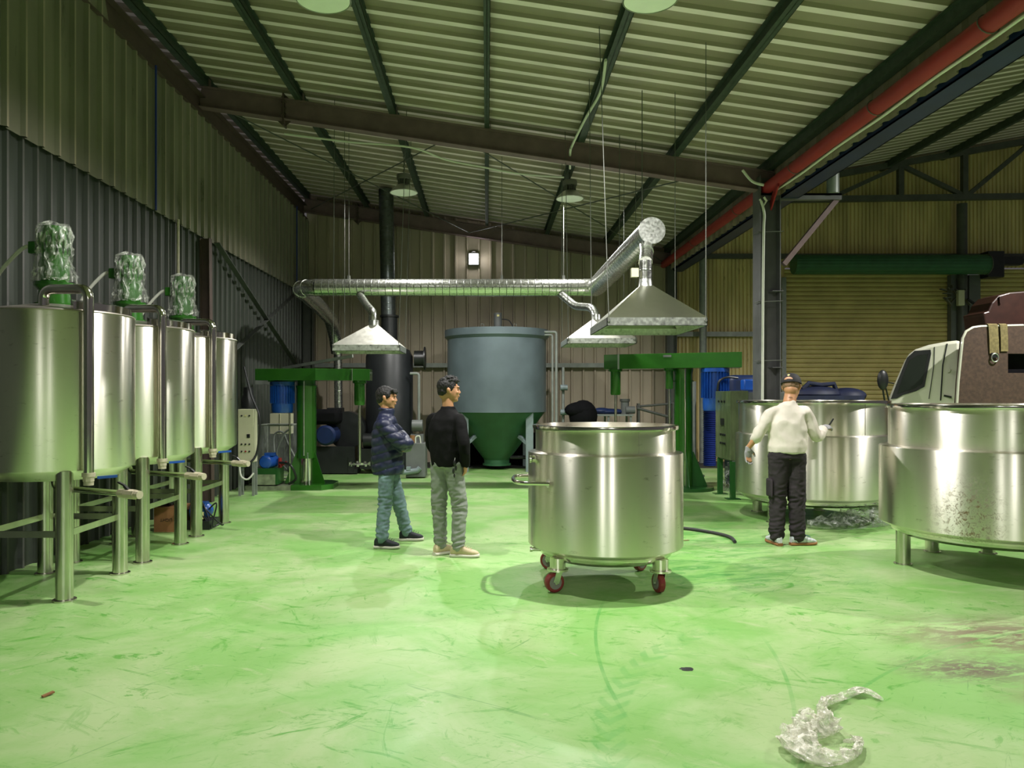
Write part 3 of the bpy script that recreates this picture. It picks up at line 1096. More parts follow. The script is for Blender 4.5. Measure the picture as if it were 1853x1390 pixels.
pts += [Vector((-3.17, 14.4, DZ - 0.1)), Vector((-3.17, 15.6, DZ - 0.25)), Vector((-3.15, 16.0, DZ - 0.6)), Vector((-3.13, 16.1, DZ - 0.9))]
mb.tube(pts, 0.135, 24)
for p in (pts[0], pts[2], pts[4], pts[6]):
    i = pts.index(p)
    q = pts[i + 1]
    mb.tube([p, p + (q - p).normalized() * 0.015], 0.143, 24)
mb.build('elbow', 'galvanised_duct', t)
mb = MB()
seamed(mb, (-3.12, 16.1, 2.55), (-3.10, 16.1, 0.98), 0.09, 0.2)
mb.cyl((-3.12, 16.1, 2.55), (-3.12, 16.1, 2.60), 0.12, 20)
seam_faces(mb.build('drop_pipe', 'galvanised_duct', t))
mb = MB()
for p0, p1, p2, p3 in (((-2.13, 12.8, DZ - 0.1), (-1.92, 12.3, DZ - 0.36), (-1.75, 11.8, DZ - 0.52), (-1.75, 11.75, 2.66)),):
    mb.tube(fillet([p0, p1, p2, p3], 0.12), 0.062, 16)
mb.build('branch_pipe', 'galvanised_duct', t)
mb = MB()
mb.tube(fillet([(1.20, 12.8, DZ - 0.08), (1.42, 12.3, 2.98), (1.62, 11.8, 2.90), (1.66, 11.65, 2.74)], 0.12), 0.062, 16)
mb.build('branch_pipe', 'galvanised_duct', t)
mb = MB()
seamed(mb, (1.93, 9.35, DZ + 0.06), (1.86, 8.95, DZ - 0.13), 0.082, 0.09)
seamed(mb, (1.865, 8.97, DZ - 0.12), (1.787, 8.66, DZ - 0.30), 0.078, 0.08)
seamed(mb, (1.79, 8.66, DZ - 0.28), (1.787, 8.65, 2.74), 0.070, 0.09)
seam_faces(mb.build('branch_pipe', 'galvanised_duct', t))
MB().box(1.62, 1.70, 8.6, 8.66, 2.88, 2.98).build('damper_box', 'cream', t, smooth=0)
mb = MB()
for x in (-2.3, 0.25, 1.28):
    mb.tube([(x, 12.8, DZ + 0.13), (x, 12.8, roof_z(x))], 0.0045, 6)
    mb.box(x - 0.02, x + 0.02, 12.77, 12.83, DZ + 0.13, DZ + 0.20)
for y in (9.4, 11.0):
    mb.tube([(1.90, y, DZ + 0.20), (1.90, y, roof_z(1.9))], 0.006, 6)
    mb.box(1.88, 1.92, y - 0.02, y + 0.02, DZ + 0.2, DZ + 0.33)
mb.build('hanger_rod', 'wire', t)


def hood(x0, x1, y0, y1, zb, hb, apex, ztop, label, rs, sheet='hood_sheet'):
    t = thing('extraction_hood', label, 'hood', ((x0 + x1) / 2, (y0 + y1) / 2, zb), 'galvanised extraction hoods')
    ax, ay = apex
    e = 0.07
    zt = zb + hb
    mb = MB()
    outer = [(x0, y0), (x1, y0), (x1, y1), (x0, y1)]
    cx0, cx1, cy0, cy1 = ax - e, ax + e, ay - e, ay + e
    top = [(cx0, cy0), (cx1, cy0), (cx1, cy1), (cx0, cy1)]
    vs = [(x, y, zt) for x, y in outer] + [(x, y, ztop) for x, y in top]
    vs += [(x, y, zt - 0.012) for x, y in outer] + [(x, y, ztop - 0.012) for x, y in top]
    fs = []
    for i in range(4):
        j = (i + 1) % 4
        fs.append((i, j, 4 + j, 4 + i))
        fs.append((8 + i, 12 + i, 12 + j, 8 + j))
    mb.add(vs, fs)
    mb.build('canopy', sheet, t, smooth=0)
    mb = MB()
    th = 0.008
    mb.box(x0, x1, y0, y0 + th, zb, zt)
    mb.box(x0, x1, y1 - th, y1, zb, zt)
    mb.box(x0, x0 + th, y0, y1, zb, zt)
    mb.box(x1 - th, x1, y0, y1, zb, zt)
    fw = 0.035
    mb.box(x0, x1, y0, y0 + fw, zb, zb + 0.004)
    mb.box(x0, x1, y1 - fw, y1, zb, zb + 0.004)
    mb.box(x0, x0 + fw, y0, y1, zb, zb + 0.004)
    mb.box(x1 - fw, x1, y0, y1, zb, zb + 0.004)
    mb.build('rim', 'galvanised', t, smooth=0)
    MB().lathe([(0.085, ztop - 0.02), (0.075, ztop + 0.01), (0.07, ztop + 0.08)], (ax, ay), 24).build('collar', 'galvanised', t)
    for (x, y), (dx, dy) in zip(outer, rs):
        xx = x + (0.02 if x == x0 else -0.02)
        yy = y + (-0.004 if y == y0 else 0.004)
        m2 = MB().tube([(xx, yy, zt - 0.04), (xx + dx, yy + dy, roof_z(xx + dx))], 0.0045, 6)
        m2.cyl((xx, yy - 0.008, zt - 0.03), (xx, yy + 0.008, zt - 0.03), 0.015, 8)
        m2.build('hanger_wire', 'wire', t)
    return t


Z4 = [(0, 0)] * 4
hood(-2.28, -1.28, 11.3, 12.2, 2.21, 0.09, (-1.72, 11.72), 2.62, 'galvanised hood over the left mixer, beside the black cylinder', [(0.02, 0), (0.12, 0), (0.1, 0), (0, 0)])
hood(1.17, 2.19, 11.2, 12.15, 2.31, 0.08, (1.66, 11.66), 2.70, 'smaller galvanised hood partly behind the large right hood', [(-0.05, 0), (0, 0), (0, 0), (0, 0)])
hood(1.25, 2.30, 8.0, 9.3, 2.28, 0.085, (1.785, 8.65), 2.78, 'large galvanised hood nearest the viewer under the duct end', [(-0.1, 0), (0, 0), (0, 0), (-0.03, 0)], 'hood_smooth')

# flue and black cylinder
t = thing('black_scrubber', 'tall black cylindrical tank with a flue rising to the roof', 'tank', (-2.03, 16.0, 0))
MB().lathe([(0.49, 0.06), (0.49, 2.36), (0.42, 2.50), (0.20, 2.58), (0.17, 2.60), (0.17, 3.18)], (-2.03, 16.0), 48).build('body', 'black_paint', t)
MB().lathe([(0.20, 3.18), (0.20, 3.22), (0.17, 3.22)], (-2.03, 16.0), 32).build('flange', 'black', t)
mb = MB()
seamed(mb, (-2.05, 16.0, 3.2), (-2.10, 16.0, 5.84), 0.155, 0.13)
seam_faces(mb.build('flue', 'flue_dark', t))
# door arch on the front
mb = MB()
for k in range(13):
    pass
mb.lathe([(0.5, 0.55), (0.503, 0.55), (0.503, 0.56), (0.5, 0.56)], (-2.03, 16.0), 48, close=True)
mb.build('weld_band', 'black', t)
mb = MB().cyl((-1.50, 15.9, 2.32), (-1.30, 15.9, 2.32), 0.16, 24)
mb.cyl((-1.30, 15.9, 2.32), (-1.27, 15.9, 2.32), 0.24, 24)
mb.build('side_port', 'black', t)
mb = MB().tube(fillet([(-1.56, 15.6, 2.0), (-1.38, 15.6, 2.0), (-1.38, 15.6, 0.95), (-1.5, 15.6, 0.93)], 0.06), 0.028, 10)
mb.build('side_pipe', 'pipe_grey', t)

# blower unit
t = thing('blower_unit', 'dark centrifugal blower with blue motor under the thin duct', 'blower', (-3.0, 15.4, 0))
MB().box(-3.55, -2.55, 15.1, 15.6, 0.02, 0.1).box(-3.5, -2.6, 15.1, 15.16, 0.1, 0.55).box(-2.72, -2.62, 15.08, 15.1, 0.02, 0.35).build('frame', 'black', t, smooth=0)
MB().tube([(-3.16, 15.05, 0.77), (-3.16, 15.55, 0.77)], [0.20, 0.20], 24).tube([(-3.16, 15.0, 0.77), (-3.16, 15.05, 0.77)], [0.16, 0.20], 24).build('motor', 'blue_dark', t)
mb = MB()
mb.tube([(-2.85, 15.55, 0.85), (-2.85, 15.95, 0.85)], 0.38, 32)
mb.box(-3.25, -2.95, 15.6, 15.9, 0.9, 1.3)
mb.build('fan_housing', 'black', t)
mb = MB().box(-3.5, -2.9, 15.0, 15.5, 0.98, 1.28)
mb.build('cowl', 'black_matte', t, bevel=0.08)
MB().cyl((-3.1, 16.1, 0.98), (-3.1, 16.1, 1.01), 0.17, 24).build('flange', 'black', t)
t = thing('drive_motor', 'small black pump with a bright coupling ring right of the blower', 'motor', (-2.3, 15.2, 0))
MB().cyl((-2.45, 15.3, 0.65), (-2.2, 15.3, 0.65), 0.15, 24).box(-2.5, -2.15, 15.15, 15.45, 0.1, 0.5).build('body', 'black', t)
MB().lathe([(0.12, 0), (0.15, 0), (0.15, 0.03), (0.12, 0.03)], (0, 0), 24, close=True)
mb = MB()
mb.tube([(-2.18, 15.14 + 0.0, 0.65), (-2.16, 15.14, 0.65)], 0.13, 24)
mb.build('coupling_ring', 'zinc', t)
# grey box behind left man
t = thing('grey_tank_box', 'grey steel dosing box with pump and pipes behind the two men', 'machine', (-1.25, 14.6, 0))
MB().box(-1.52, -1.15, 14.4, 14.85, 0.02, 0.66).build('box', 'grey_box', t, smooth=0, bevel=0.01)
MB().cyl((-1.42, 14.6, 0.98), (-1.22, 14.6, 0.98), 0.11, 20).box(-1.44, -1.2, 14.5, 14.7, 0.66, 0.82).build('pump', 'grey_box', t)
MB().cyl((-1.40, 14.45, 0.66), (-1.40, 14.45, 0.80), 0.05, 16).build('beaker', 'carton', t)
MB().tube(fillet([(-1.34, 14.42, 0.64), (-1.34, 14.42, 0.78), (-1.26, 14.42, 0.80), (-1.24, 14.42, 0.64)], 0.05), 0.014, 8).build('hose', 'white_cable', t)
MB().tube([(-1.75, 14.35, 0.12), (-1.5, 14.35, 0.12), (-1.3, 14.35, 0.15), (-1.25, 14.35, 0.2)], 0.05, 12).box(-1.5, -1.42, 14.3, 14.4, 0.16, 0.22).build('outlet_pipe', 'grey_leg', t)

# small platform edge
# ------------------------------------------------------------------ grey tank with green cone
t = thing('hopper_tank', 'large grey cylindrical tank on a green cone at the far wall', 'tank', (0.21, 16.3, 0))
cx, cy, rr = 0.21, 16.3, 1.045
MB().lathe([(rr, 1.21), (rr, 2.70), (rr + 0.0, 2.72)], (cx, cy), 72).build('body', 'grey_tank', t)
MB().lathe([(rr - 0.02, 2.92), (rr + 0.06, 2.92), (rr + 0.06, 2.78), (rr, 2.72), (rr - 0.02, 2.72)], (cx, cy), 72, close=True).build('lid_band', 'grey_tank', t)
MB().lathe([(rr + 0.02, 2.90), (0.3, 2.97), (0.0, 2.98)], (cx, cy), 48).build('lid', 'grey_tank', t)
MB().lathe([(rr - 0.02, 1.21), (0.27, 0.20), (0.27, 0.12), (0.30, 0.12), (0.30, 0.08)], (cx, cy), 48).build('cone', 'green_tank', t)
for a in (-135, -45, 45, 135):
    x, y = cx + 0.93 * math.cos(R(a)), cy + 0.93 * math.sin(R(a))
    g = MB()
    g.box(x - 0.075, x + 0.075, y - 0.06, y + 0.06, 0.0, 1.3)
    lg = g.build('leg', 'grey_leg', t, smooth=0)
    g = MB().bar((x + (-0.02 if x > cx else 0.02), y, 0.56), (cx + 0.56 * math.cos(R(a)), cy + 0.56 * math.sin(R(a)), 0.76), 0.08, 0.06)
    g.build('leg_strut', 'grey_leg', t, smooth=0)
MB().cyl((cx + 0.02, cy - 0.2, 2.95), (cx + 0.02, cy - 0.2, 3.28), 0.085, 20).build('top_motor', 'grey_box', t)
MB().box(cx - 0.0, cx + 0.05, cy - 0.29, cy - 0.282, 3.2, 3.24).build('name_plate', 'emblem', t, smooth=0)
MB().tube(catmull([(cx + 0.1, cy - 0.2, 3.15), (cx + 0.25, cy - 0.25, 3.12), (cx + 0.35, cy - 0.3, 2.95)]), 0.012, 6).build('motor_cable', 'black', t)
MB().tube(fillet([(cx + 0.95, cy - 0.5, 2.86), (cx + 1.22, cy - 0.5, 2.86), (cx + 1.22, cy - 0.5, 0.1)], 0.05), 0.028, 10).build('side_pipe', 'pipe_grey', t)
MB().tube(fillet([(cx + 0.95, cy - 0.5, 2.80), (cx + 1.14, cy - 0.5, 2.80), (cx + 1.14, cy - 0.5, 0.1)], 0.05), 0.022, 10).build('side_pipe', 'pipe_grey', t)
MB().tube([(cx + 0.28, cy - 0.1, 0.25), (cx + 1.2, cy - 0.1, 0.25)], 0.04, 10).build('outlet_pipe', 'black', t)
for dx in (-0.3, 0.35):
    MB().tube(fillet([(cx + dx - 0.03, cy - 1.0, 2.9), (cx + dx - 0.03, cy - 1.0, 2.98), (cx + dx + 0.03, cy - 1.0, 2.98), (cx + dx + 0.03, cy - 1.0, 2.9)], 0.02), 0.007, 6).build('lifting_eye', 'wire', t)

# pipework, bench and black lump right of hopper
t = thing('valve_pipes', 'pale pipes with valves right of the hopper tank', 'pipes', (1.6, 16.4, 0))
MB().tube([(1.62, 16.3, 0.9), (1.62, 16.3, 2.15)], 0.03, 10).build('riser', 'pipe_grey', t)
for z in (1.2, 1.72):
    MB().cyl((1.55, 16.2, z), (1.70, 16.2, z), 0.06, 12).build('valve', 'grey_leg', t)
tag(MB().ell((2.02, 16.1, 1.12), (0.30, 0.26, 0.34)).ell((1.95, 16.05, 1.25), (0.33, 0.2, 0.17)).cyl((2.0, 16.1, 0.0), (2.05, 16.1, 1.0), 0.20, 16).build('covered_motor', 'black_matte'), 'lumpy object under a black cloth beside the bench', 'covered machine')
t = thing('work_bench', 'narrow pale steel bench along the far wall behind the round pot', 'bench', (2.7, 16.8, 0))
MB().box(2.05, 3.15, 16.5, 17.1, 1.11, 1.15).build('top', 'pipe_grey', t, smooth=0)
for x in (2.1, 2.62, 3.1):
    for y in (16.55, 17.05):
        MB().box(x - 0.02, x + 0.02, y - 0.02, y + 0.02, 0.0, 1.11).build('leg', 'pipe_grey', t, smooth=0)
tag(MB().ell((2.65, 16.8, 1.2), (0.42, 0.2, 0.07)).ell((2.5, 16.75, 1.22), (0.2, 0.15, 0.07)).build('blue_tarp', 'blue_dark'), 'folded blue sheet lying on the steel bench', 'sheet')
t = thing('small_pump', 'small grey pump on the right end of the bench', 'pump', (3.0, 16.8, 1.15))
MB().cyl((3.0, 16.7, 1.15), (3.0, 16.7, 1.45), 0.09, 16).cyl((3.0, 16.62, 1.24), (3.2, 16.62, 1.24), 0.08, 16).build('body', 'grey_box', t)
MB().cyl((3.0, 16.7, 1.42), (3.0, 16.7, 1.48), 0.11, 16).build('cap', 'steel_dark', t)
t = thing('pipe_rack', 'dark pipe rack with loose pipes right of the bench', 'rack', (3.7, 16.7, 0))
MB().tube([(3.25, 16.65, 1.28), (4.1, 16.75, 1.05)], 0.03, 8).build('loose_pipe', 'steel_dark', t)
MB().tube([(3.25, 16.7, 1.31), (4.1, 16.8, 1.38)], 0.025, 8).build('loose_pipe', 'steel_dark', t)
for x in (3.3, 4.05):
    MB().box(x - 0.02, x + 0.02, 16.66, 16.84, 0, 1.38).build('post', 'steel_dark', t, smooth=0)
tag(MB().box(-0.6, 3.9, 17.3, 17.7, 0, 0.7).build('low_cabinet', 'black_matte', smooth=0), 'long dark low cabinet against the far wall under the bench', 'cabinet')


# ------------------------------------------------------------------ three agitator tanks on the left
def crumple(mb_rings, cx, cy, seed, n=56, nf=30, amp=0.02, flare=None):
    """crumpled film tube: list of (z, r)"""
    vs, fs = [], []
    m = nf
    for i in range(m):
        t_ = i / (m - 1)
        z = np.interp(t_, [k / (len(mb_rings) - 1) for k in range(len(mb_rings))], [q[0] for q in mb_rings])
        r = np.interp(t_, [k / (len(mb_rings) - 1) for k in range(len(mb_rings))], [q[1] for q in mb_rings])
        for k in range(n):
            a = 2 * PI * k / n
            p = Vector((math.cos(a) * 3.0, math.sin(a) * 3.0, z * 14 + seed))
            d = noise.noise(p * 1.3) * amp + abs(noise.noise(p * 3.1)) * amp * 1.1
            rr_ = r + d
            vs.append((cx + rr_ * math.cos(a), cy + rr_ * math.sin(a), z + noise.noise(p * 2 + Vector((9, 9, 9))) * amp))
    for i in range(m - 1):
        for k in range(n):
            k2 = (k + 1) % n
            fs.append((i * n + k, i * n + k2, (i + 1) * n + k2, (i + 1) * n + k))
    return MB().add(vs, fs)


def agitator_tank():
    t = thing('mixing_tank', '', 'tank', (0, 0, 0), 'agitator tanks along the left wall')
    r = 0.60
    # body with slightly recessed bottom
    MB().lathe([(r - 0.12, 0.90), (r - 0.005, 0.975), (r, 0.985), (r, 2.18), (r - 0.008, 2.195)], n=96).build('shell', 'stainless', t)
    MB().lathe([(r - 0.005, 2.19), (r + 0.004, 2.195), (r - 0.005, 2.205), (0.14, 2.285), (0.0, 2.285)], n=72).build('lid', 'stainless_inside', t)
    # raised hatch band on the right
    mb = MB()
    vs, fs = [], []
    n = 24
    for k in range(n + 1):
        a = R(-48 + 130 * k / n)
        for rr_, z in ((0.575, 2.20), (0.575, 2.265), (0.50, 2.285), (0.50, 2.2)):
            vs.append((rr_ * math.cos(a), rr_ * math.sin(a), z))
    for k in range(n):
        for j in range(4):
            j2 = (j + 1) % 4
            fs.append((k * 4 + j, k * 4 + j2, (k + 1) * 4 + j2, (k + 1) * 4 + j))
    fs += [(0, 1, 2, 3), (n * 4 + 3, n * 4 + 2, n * 4 + 1, n * 4)]
    mb.add(vs, fs).build('hatch', 'stainless_polished', t)
    for x, y in ((0.325, -0.44), (0.325, 0.44), (-0.325, -0.44), (-0.325, 0.44)):
        lg = MB().cyl((x, y, 0.012), (x, y, 0.98), 0.062, 24).build('leg', 'stainless_leg', t)
        MB().cyl((x, y, 0.0), (x, y, 0.012), 0.085, 24).build('foot_plate', 'stainless_leg', lg)
    for (xa, ya), (xb, yb) in (((0.325, -0.44), (0.325, 0.44)), ((-0.325, -0.44), (-0.325, 0.44)), ((0.325, -0.44), (-0.325, -0.44)), ((0.325, 0.44), (-0.325, 0.44))):
        MB().bar((xa, ya, 0.50), (xb, yb, 0.50), 0.012, 0.05).build('brace_bar', 'stainless_leg', t, smooth=0)
    # overflow pipe
    px, py = 0.50, -0.425
    path = fillet([(0.10, -0.32, 2.2), (0.10, -0.32, 2.37), (px, py, 2.36), (px, py, 0.93)], 0.085, 8)
    op = MB().tube(path, 0.038, 20).build('overflow_pipe', 'stainless_polished', t)
    vb = MB()
    vb.cyl((px, py, 0.935), (px, py, 0.965), 0.048, 12)
    vb.cyl((px, py, 0.90), (px, py, 0.935), 0.042, 8)
    vb.cyl((px, py, 0.87), (px, py, 0.90), 0.036, 12)
    v = vb.build('ball_valve', 'beige_valve', op)
    MB().bar((px + 0.05, py + 0.03, 0.925), (px + 0.17, py + 0.10, 0.93), 0.022, 0.02).build('valve_handle', 'blue', t)
    # drain
    MB().tube(fillet([(0.0, 0, 0.93), (0.0, 0, 0.80), (0.72, -0.36, 0.80)], 0.08), 0.024, 14).build('drain_pipe', 'stainless_polished', t)
    MB().cyl((0.70, -0.35, 0.80), (0.76, -0.38, 0.80), 0.034, 10).cyl((0.76, -0.38, 0.80), (0.86, -0.43, 0.80), 0.038, 8).cyl((0.86, -0.43, 0.80), (0.90, -0.45, 0.80), 0.032, 10).build('drain_valve', 'beige_valve', t)
    MB().bar((0.79, -0.40, 0.83), (0.75, -0.38, 0.86), 0.02, 0.02).bar((0.75, -0.38, 0.865), (0.69, -0.35, 0.885), 0.02, 0.012).build('drain_handle', 'black', t)
    # drive
    mb = MB()
    mb.lathe([(0.15, 2.27), (0.15, 2.295), (0.125, 2.30), (0.115, 2.40), (0.15, 2.44), (0.15, 2.465), (0.0, 2.465)], n=32)
    mb.build('motor_stand', 'green', t)
    mb = MB().lathe([(0.10, 2.465), (0.11, 2.5), (0.115, 2.62), (0.10, 2.66), (0.105, 2.70), (0.105, 2.86), (0.09, 2.92), (0.0, 2.935)], n=32)
    for k in range(16):
        a = 2 * PI * k / 16
        mb.bar((0.10 * math.cos(a), 0.10 * math.sin(a), 2.78), (0.118 * math.cos(a), 0.118 * math.sin(a), 2.78), 0.006, 0.16)
    mb.build('motor', 'green', t)
    MB().box(-0.19, -0.09, -0.05, 0.05, 2.70, 2.80).build('terminal_box', 'green', t, bevel=0.01)
    crumple([(2.47, 0.165), (2.52, 0.155), (2.6, 0.13), (2.72, 0.12), (2.84, 0.125), (2.93, 0.11), (2.955, 0.02)], 0, 0, 3.0, amp=0.027).build('plastic_wrap', 'film', t, smooth=0)
    MB().tube(catmull([(-0.17, -0.01, 2.76), (-0.25, -0.02, 2.74), (-0.40, -0.05, 2.56), (-0.5, -0.05, 2.38), (-0.59, -0.05, 2.15)]), 0.016, 10).build('motor_cable', 'white_cable', t)
    return t


at0 = agitator_tank()
for i, lab in enumerate(('nearest of the three stainless agitator tanks, cut by the left edge of the picture', 'middle one of the three stainless agitator tanks on the left',
                         'farthest of the three stainless agitator tanks, beside the cream control panel')):
    o = at0 if i == 0 else copy_tree(at0)
    o.location = (-3.52, 6.25 + 1.32 * i, 0)
    o['label'] = lab


# ------------------------------------------------------------------ big stainless pots
def pot(loc, r_j, r_b, z_bot, z_sh, z_rim, label, name='mixing_pot', legs='leg', seed=0, stained=False):
    t = thing(name, label, 'pot', (loc[0], loc[1], 0), 'open stainless mixing pots')
    c = loc
    # jacket with flat shoulder and dished base
    zb = z_bot
    MB().lathe([(r_j - 0.085, zb + 0.085), (r_j - 0.078, zb + 0.10), (r_j - 0.008, zb + 0.13), (r_j, zb + 0.14), (r_j, z_sh - 0.008), (r_j - 0.004, z_sh), (r_b, z_sh + 0.012)], c, 128).build('jacket', 'stainless_stained' if stained else 'stainless', t)
    MB().lathe([(0.0, zb), (r_j * 0.45, zb + 0.006), (r_j - 0.16, zb + 0.03), (r_j - 0.10, zb + 0.06), (r_j - 0.085, zb + 0.09), (r_j - 0.085, zb + 0.105)], c, 96).build('dished_base', 'stainless_polished', t)
    MB().lathe([(r_b, z_sh + 0.005), (r_b, z_rim - 0.01), (r_b - 0.006, z_rim), (r_b - 0.010, z_rim - 0.02), (r_b - 0.010, z_sh - 0.2), (r_b - 0.012, zb + 0.15), (r_b - 0.1, zb + 0.05), (0, zb + 0.04)], c, 128).build('vessel_wall', 'stainless', t)
    pts = [(c[0] + (r_b + 0.006) * math.cos(a), c[1] + (r_b + 0.006) * math.sin(a), z_rim - 0.018) for a in [2 * PI * k / 128 for k in range(129)]]
    MB().lathe([(r_b - 0.004, z_rim), (r_b + 0.022, z_rim - 0.002), (r_b + 0.026, z_rim - 0.014), (r_b + 0.022, z_rim - 0.036), (r_b - 0.002, z_rim - 0.038)], c, 128, close=True).build('rim', 'stainless_polished', t)
    sm = MB()
    for a, z0, z1, rr_ in ((R(-72), z_sh + 0.02, z_rim - 0.04, r_b + 0.001),):
        p = (c[0] + rr_ * math.cos(a), c[1] + rr_ * math.sin(a))
        sm.cyl((*p, z0), (*p, z1), 0.002, 6)
    sm.build('weld_seam', 'stainless_inside', t)
    return t


def stained():
    m = bpy.data.materials['stainless'].copy()
    m.name = 'stainless_stained'
    nt = m.node_tree
    L = nt.links.new
    b = nt.nodes['Principled BSDF']
    src = b.inputs['Base Color'].links[0].from_socket
    tc = _n(nt, 'ShaderNodeTexCoord')
    vm = _n(nt, 'ShaderNodeMapping')
    # stain sits on the camera-left front of the jacket, low down
    cx_, cz_ = -0.62, 0.55
    vm.inputs['Location'].default_value = (-cx_ / 0.22, 0, -cz_ / 0.42)
    vm.inputs['Scale'].default_value = (1 / 0.22, 0, 1 / 0.42)
    L(tc.outputs['Object'], vm.inputs['Vector'])
    ln = _n(nt, 'ShaderNodeVectorMath', operation='LENGTH')
    L(vm.outputs[0], ln.inputs[0])
    g = _n(nt, 'ShaderNodeMapRange')
    g.inputs['From Min'].default_value = 0.3
    g.inputs['From Max'].default_value = 1.0
    g.inputs['To Min'].default_value = 1
    g.inputs['To Max'].default_value = 0
    L(ln.outputs['Value'], g.inputs['Value'])
    n = _n(nt, 'ShaderNodeTexNoise')
    n.inputs['Scale'].default_value = 24
    n.inputs['Detail'].default_value = 9
    n.inputs['Roughness'].default_value = 0.75
    n.inputs['Distortion'].default_value = 1.5
    L(tc.outputs['Object'], n.inputs['Vector'])
    r = _n(nt, 'ShaderNodeMapRange')
    r.inputs['From Min'].default_value = 0.50
    r.inputs['From Max'].default_value = 0.58
    L(n.outputs['Fac'], r.inputs['Value'])
    mu = _n(nt, 'ShaderNodeMath', operation='MULTIPLY')
    L(g.outputs[0], mu.inputs[0])
    L(r.outputs[0], mu.inputs[1])
    mm = _n(nt, 'ShaderNodeMix', data_type='RGBA')
    L(mu.outputs[0], mm.inputs[0])
    L(src, mm.inputs[6])
    mm.inputs[7].default_value = (0.17, 0.11, 0.045, 1)
    L(mm.outputs[2], b.inputs['Base Color'])
    mt = _n(nt, 'ShaderNodeMapRange')
    mt.inputs['To Min'].default_value = 1.0
    mt.inputs['To Max'].default_value = 0.3
    L(mu.outputs[0], mt.inputs['Value'])
    L(mt.outputs[0], b.inputs['Metallic'])
    MATS['stainless_stained'] = m


stained()
# mobile pot in the middle
PA = (0.985, 6.42)
t = pot(PA, 0.638, 0.577, 0.19, 1.085, 1.31, 'open stainless steel pot on red casters in the middle of the floor')
MB().tube(fillet([(0.49, 6.0, 0.86), (0.24, 6.06, 0.86), (0.21, 6.3, 0.86), (0.24, 6.58, 0.86), (0.37, 6.62, 0.86)], 0.12), 0.017, 12).build('handle', 'stainless_polished', t)
MB().cyl((0.49, 6.02, 0.86), (0.50, 6.04, 0.86), 0.035, 16).build('handle_plate', 'stainless', t)
MB().cyl((0.36, 6.2, 1.04), (0.44, 6.22, 1.04), 0.028, 16).cyl((0.345, 6.2, 1.04), (0.36, 6.2, 1.04), 0.034, 16).build('inlet_nozzle', 'stainless_polished', t)
MB().cyl((0.36, 6.25, 0.30), (0.44, 6.25, 0.30), 0.016, 12).cyl((0.35, 6.25, 0.30), (0.37, 6.25, 0.30), 0.022, 12).build('drain_nozzle', 'stainless_polished', t)


for x, y, ang in ((0.56, 6.07, 20), (1.36, 6.02, -75), (1.38, 6.82, 40), (0.58, 6.85, -30)):
    ca, sa = math.cos(R(ang)), math.sin(R(ang))
    ax = Vector((sa, -ca, 0))          # axle direction
    fw = Vector((ca, sa, 0))
    cpt = Vector((x, y, 0.078)) - fw * 0.03
    cs = MB().cyl((x, y, 0.185), (x, y, 0.27), 0.062, 20).cyl((x, y, 0.17), (x, y, 0.185), 0.085, 20).build('caster', 'stainless', t)
    b = MB()
    for s in (-1, 1):
        p = cpt + ax * (0.035 * s)
        b.bar(p, Vector((x, y, 0.168)) + ax * (0.035 * s), 0.05, 0.006, up=ax)
    b.bar(Vector((x, y, 0.168)) - ax * 0.04, Vector((x, y, 0.168)) + ax * 0.04, 0.06, 0.006)
    b.cyl(cpt - ax * 0.042, cpt + ax * 0.042, 0.012, 10)
    b.build('fork', 'zinc', cs)
    MB().tube([cpt - ax * 0.026, cpt - ax * 0.018, cpt + ax * 0.018, cpt + ax * 0.026], [0.068, 0.078, 0.078, 0.068], 32).build('tyre', 'caster_red', cs)
    MB().cyl(cpt - ax * 0.028, cpt + ax * 0.028, 0.052, 24).build('hub', 'hub_grey', cs)
PB = (4.12, 9.75)
t = pot(PB, 0.92, 0.88, 0.20, 1.07, 1.49, 'large open stainless pot behind the worker in the cap')
for a in (-150, -30, 60, 135):
    x, y = PB[0] + 0.72 * math.cos(R(a)), PB[1] + 0.72 * math.sin(R(a))
    lg = MB().cyl((x, y, 0.01), (x, y, 0.30), 0.062, 20).build('leg', 'stainless_leg', t)
    MB().cyl((x, y, 0.0), (x, y, 0.01), 0.08, 20).build('foot_plate', 'stainless_leg', lg)
PC = (4.55, 6.9)
t = pot(PC, 0.92, 0.84, 0.26, 1.09, 1.475, 'largest looking stainless pot, rust stained, cut by the right edge of the picture', stained=True)
for a in (167, -80, 60, 100):
    x, y = PC[0] + 0.74 * math.cos(R(a)), PC[1] + 0.74 * math.sin(R(a))
    lg = MB().cyl((x, y, 0.01), (x, y, 0.34), 0.062, 20).build('leg', 'stainless_leg', t)
    MB().cyl((x, y, 0.0), (x, y, 0.01), 0.08, 20).build('foot_plate', 'stainless_leg', lg)


# ------------------------------------------------------------------ green dispersers
def finned_motor(name, c, r, z0, z1, t, m='blue'):
    mb = MB()
    zs = z0 + (z1 - z0) * 0.30
    mb.lathe([(0, z0), (r * 0.80, z0 + 0.005), (r * 0.86, z0 + 0.04), (r * 0.88, zs), (r * 0.80, zs), (r * 0.80, z1 - 0.06), (r, z1 - 0.06), (r, z1), (0, z1)], c, 36)
    for k in range(26):
        a = 2 * PI * k / 26
        mb.bar((c[0] + r * 0.78 * math.cos(a), c[1] + r * 0.78 * math.sin(a), (zs + z1 - 0.06) / 2), (c[0] + r * 0.99 * math.cos(a), c[1] + r * 0.99 * math.sin(a), (zs + z1 - 0.06) / 2), 0.008, (z1 - 0.07 - zs))
    mo = mb.build(name, m, t)
    return mo


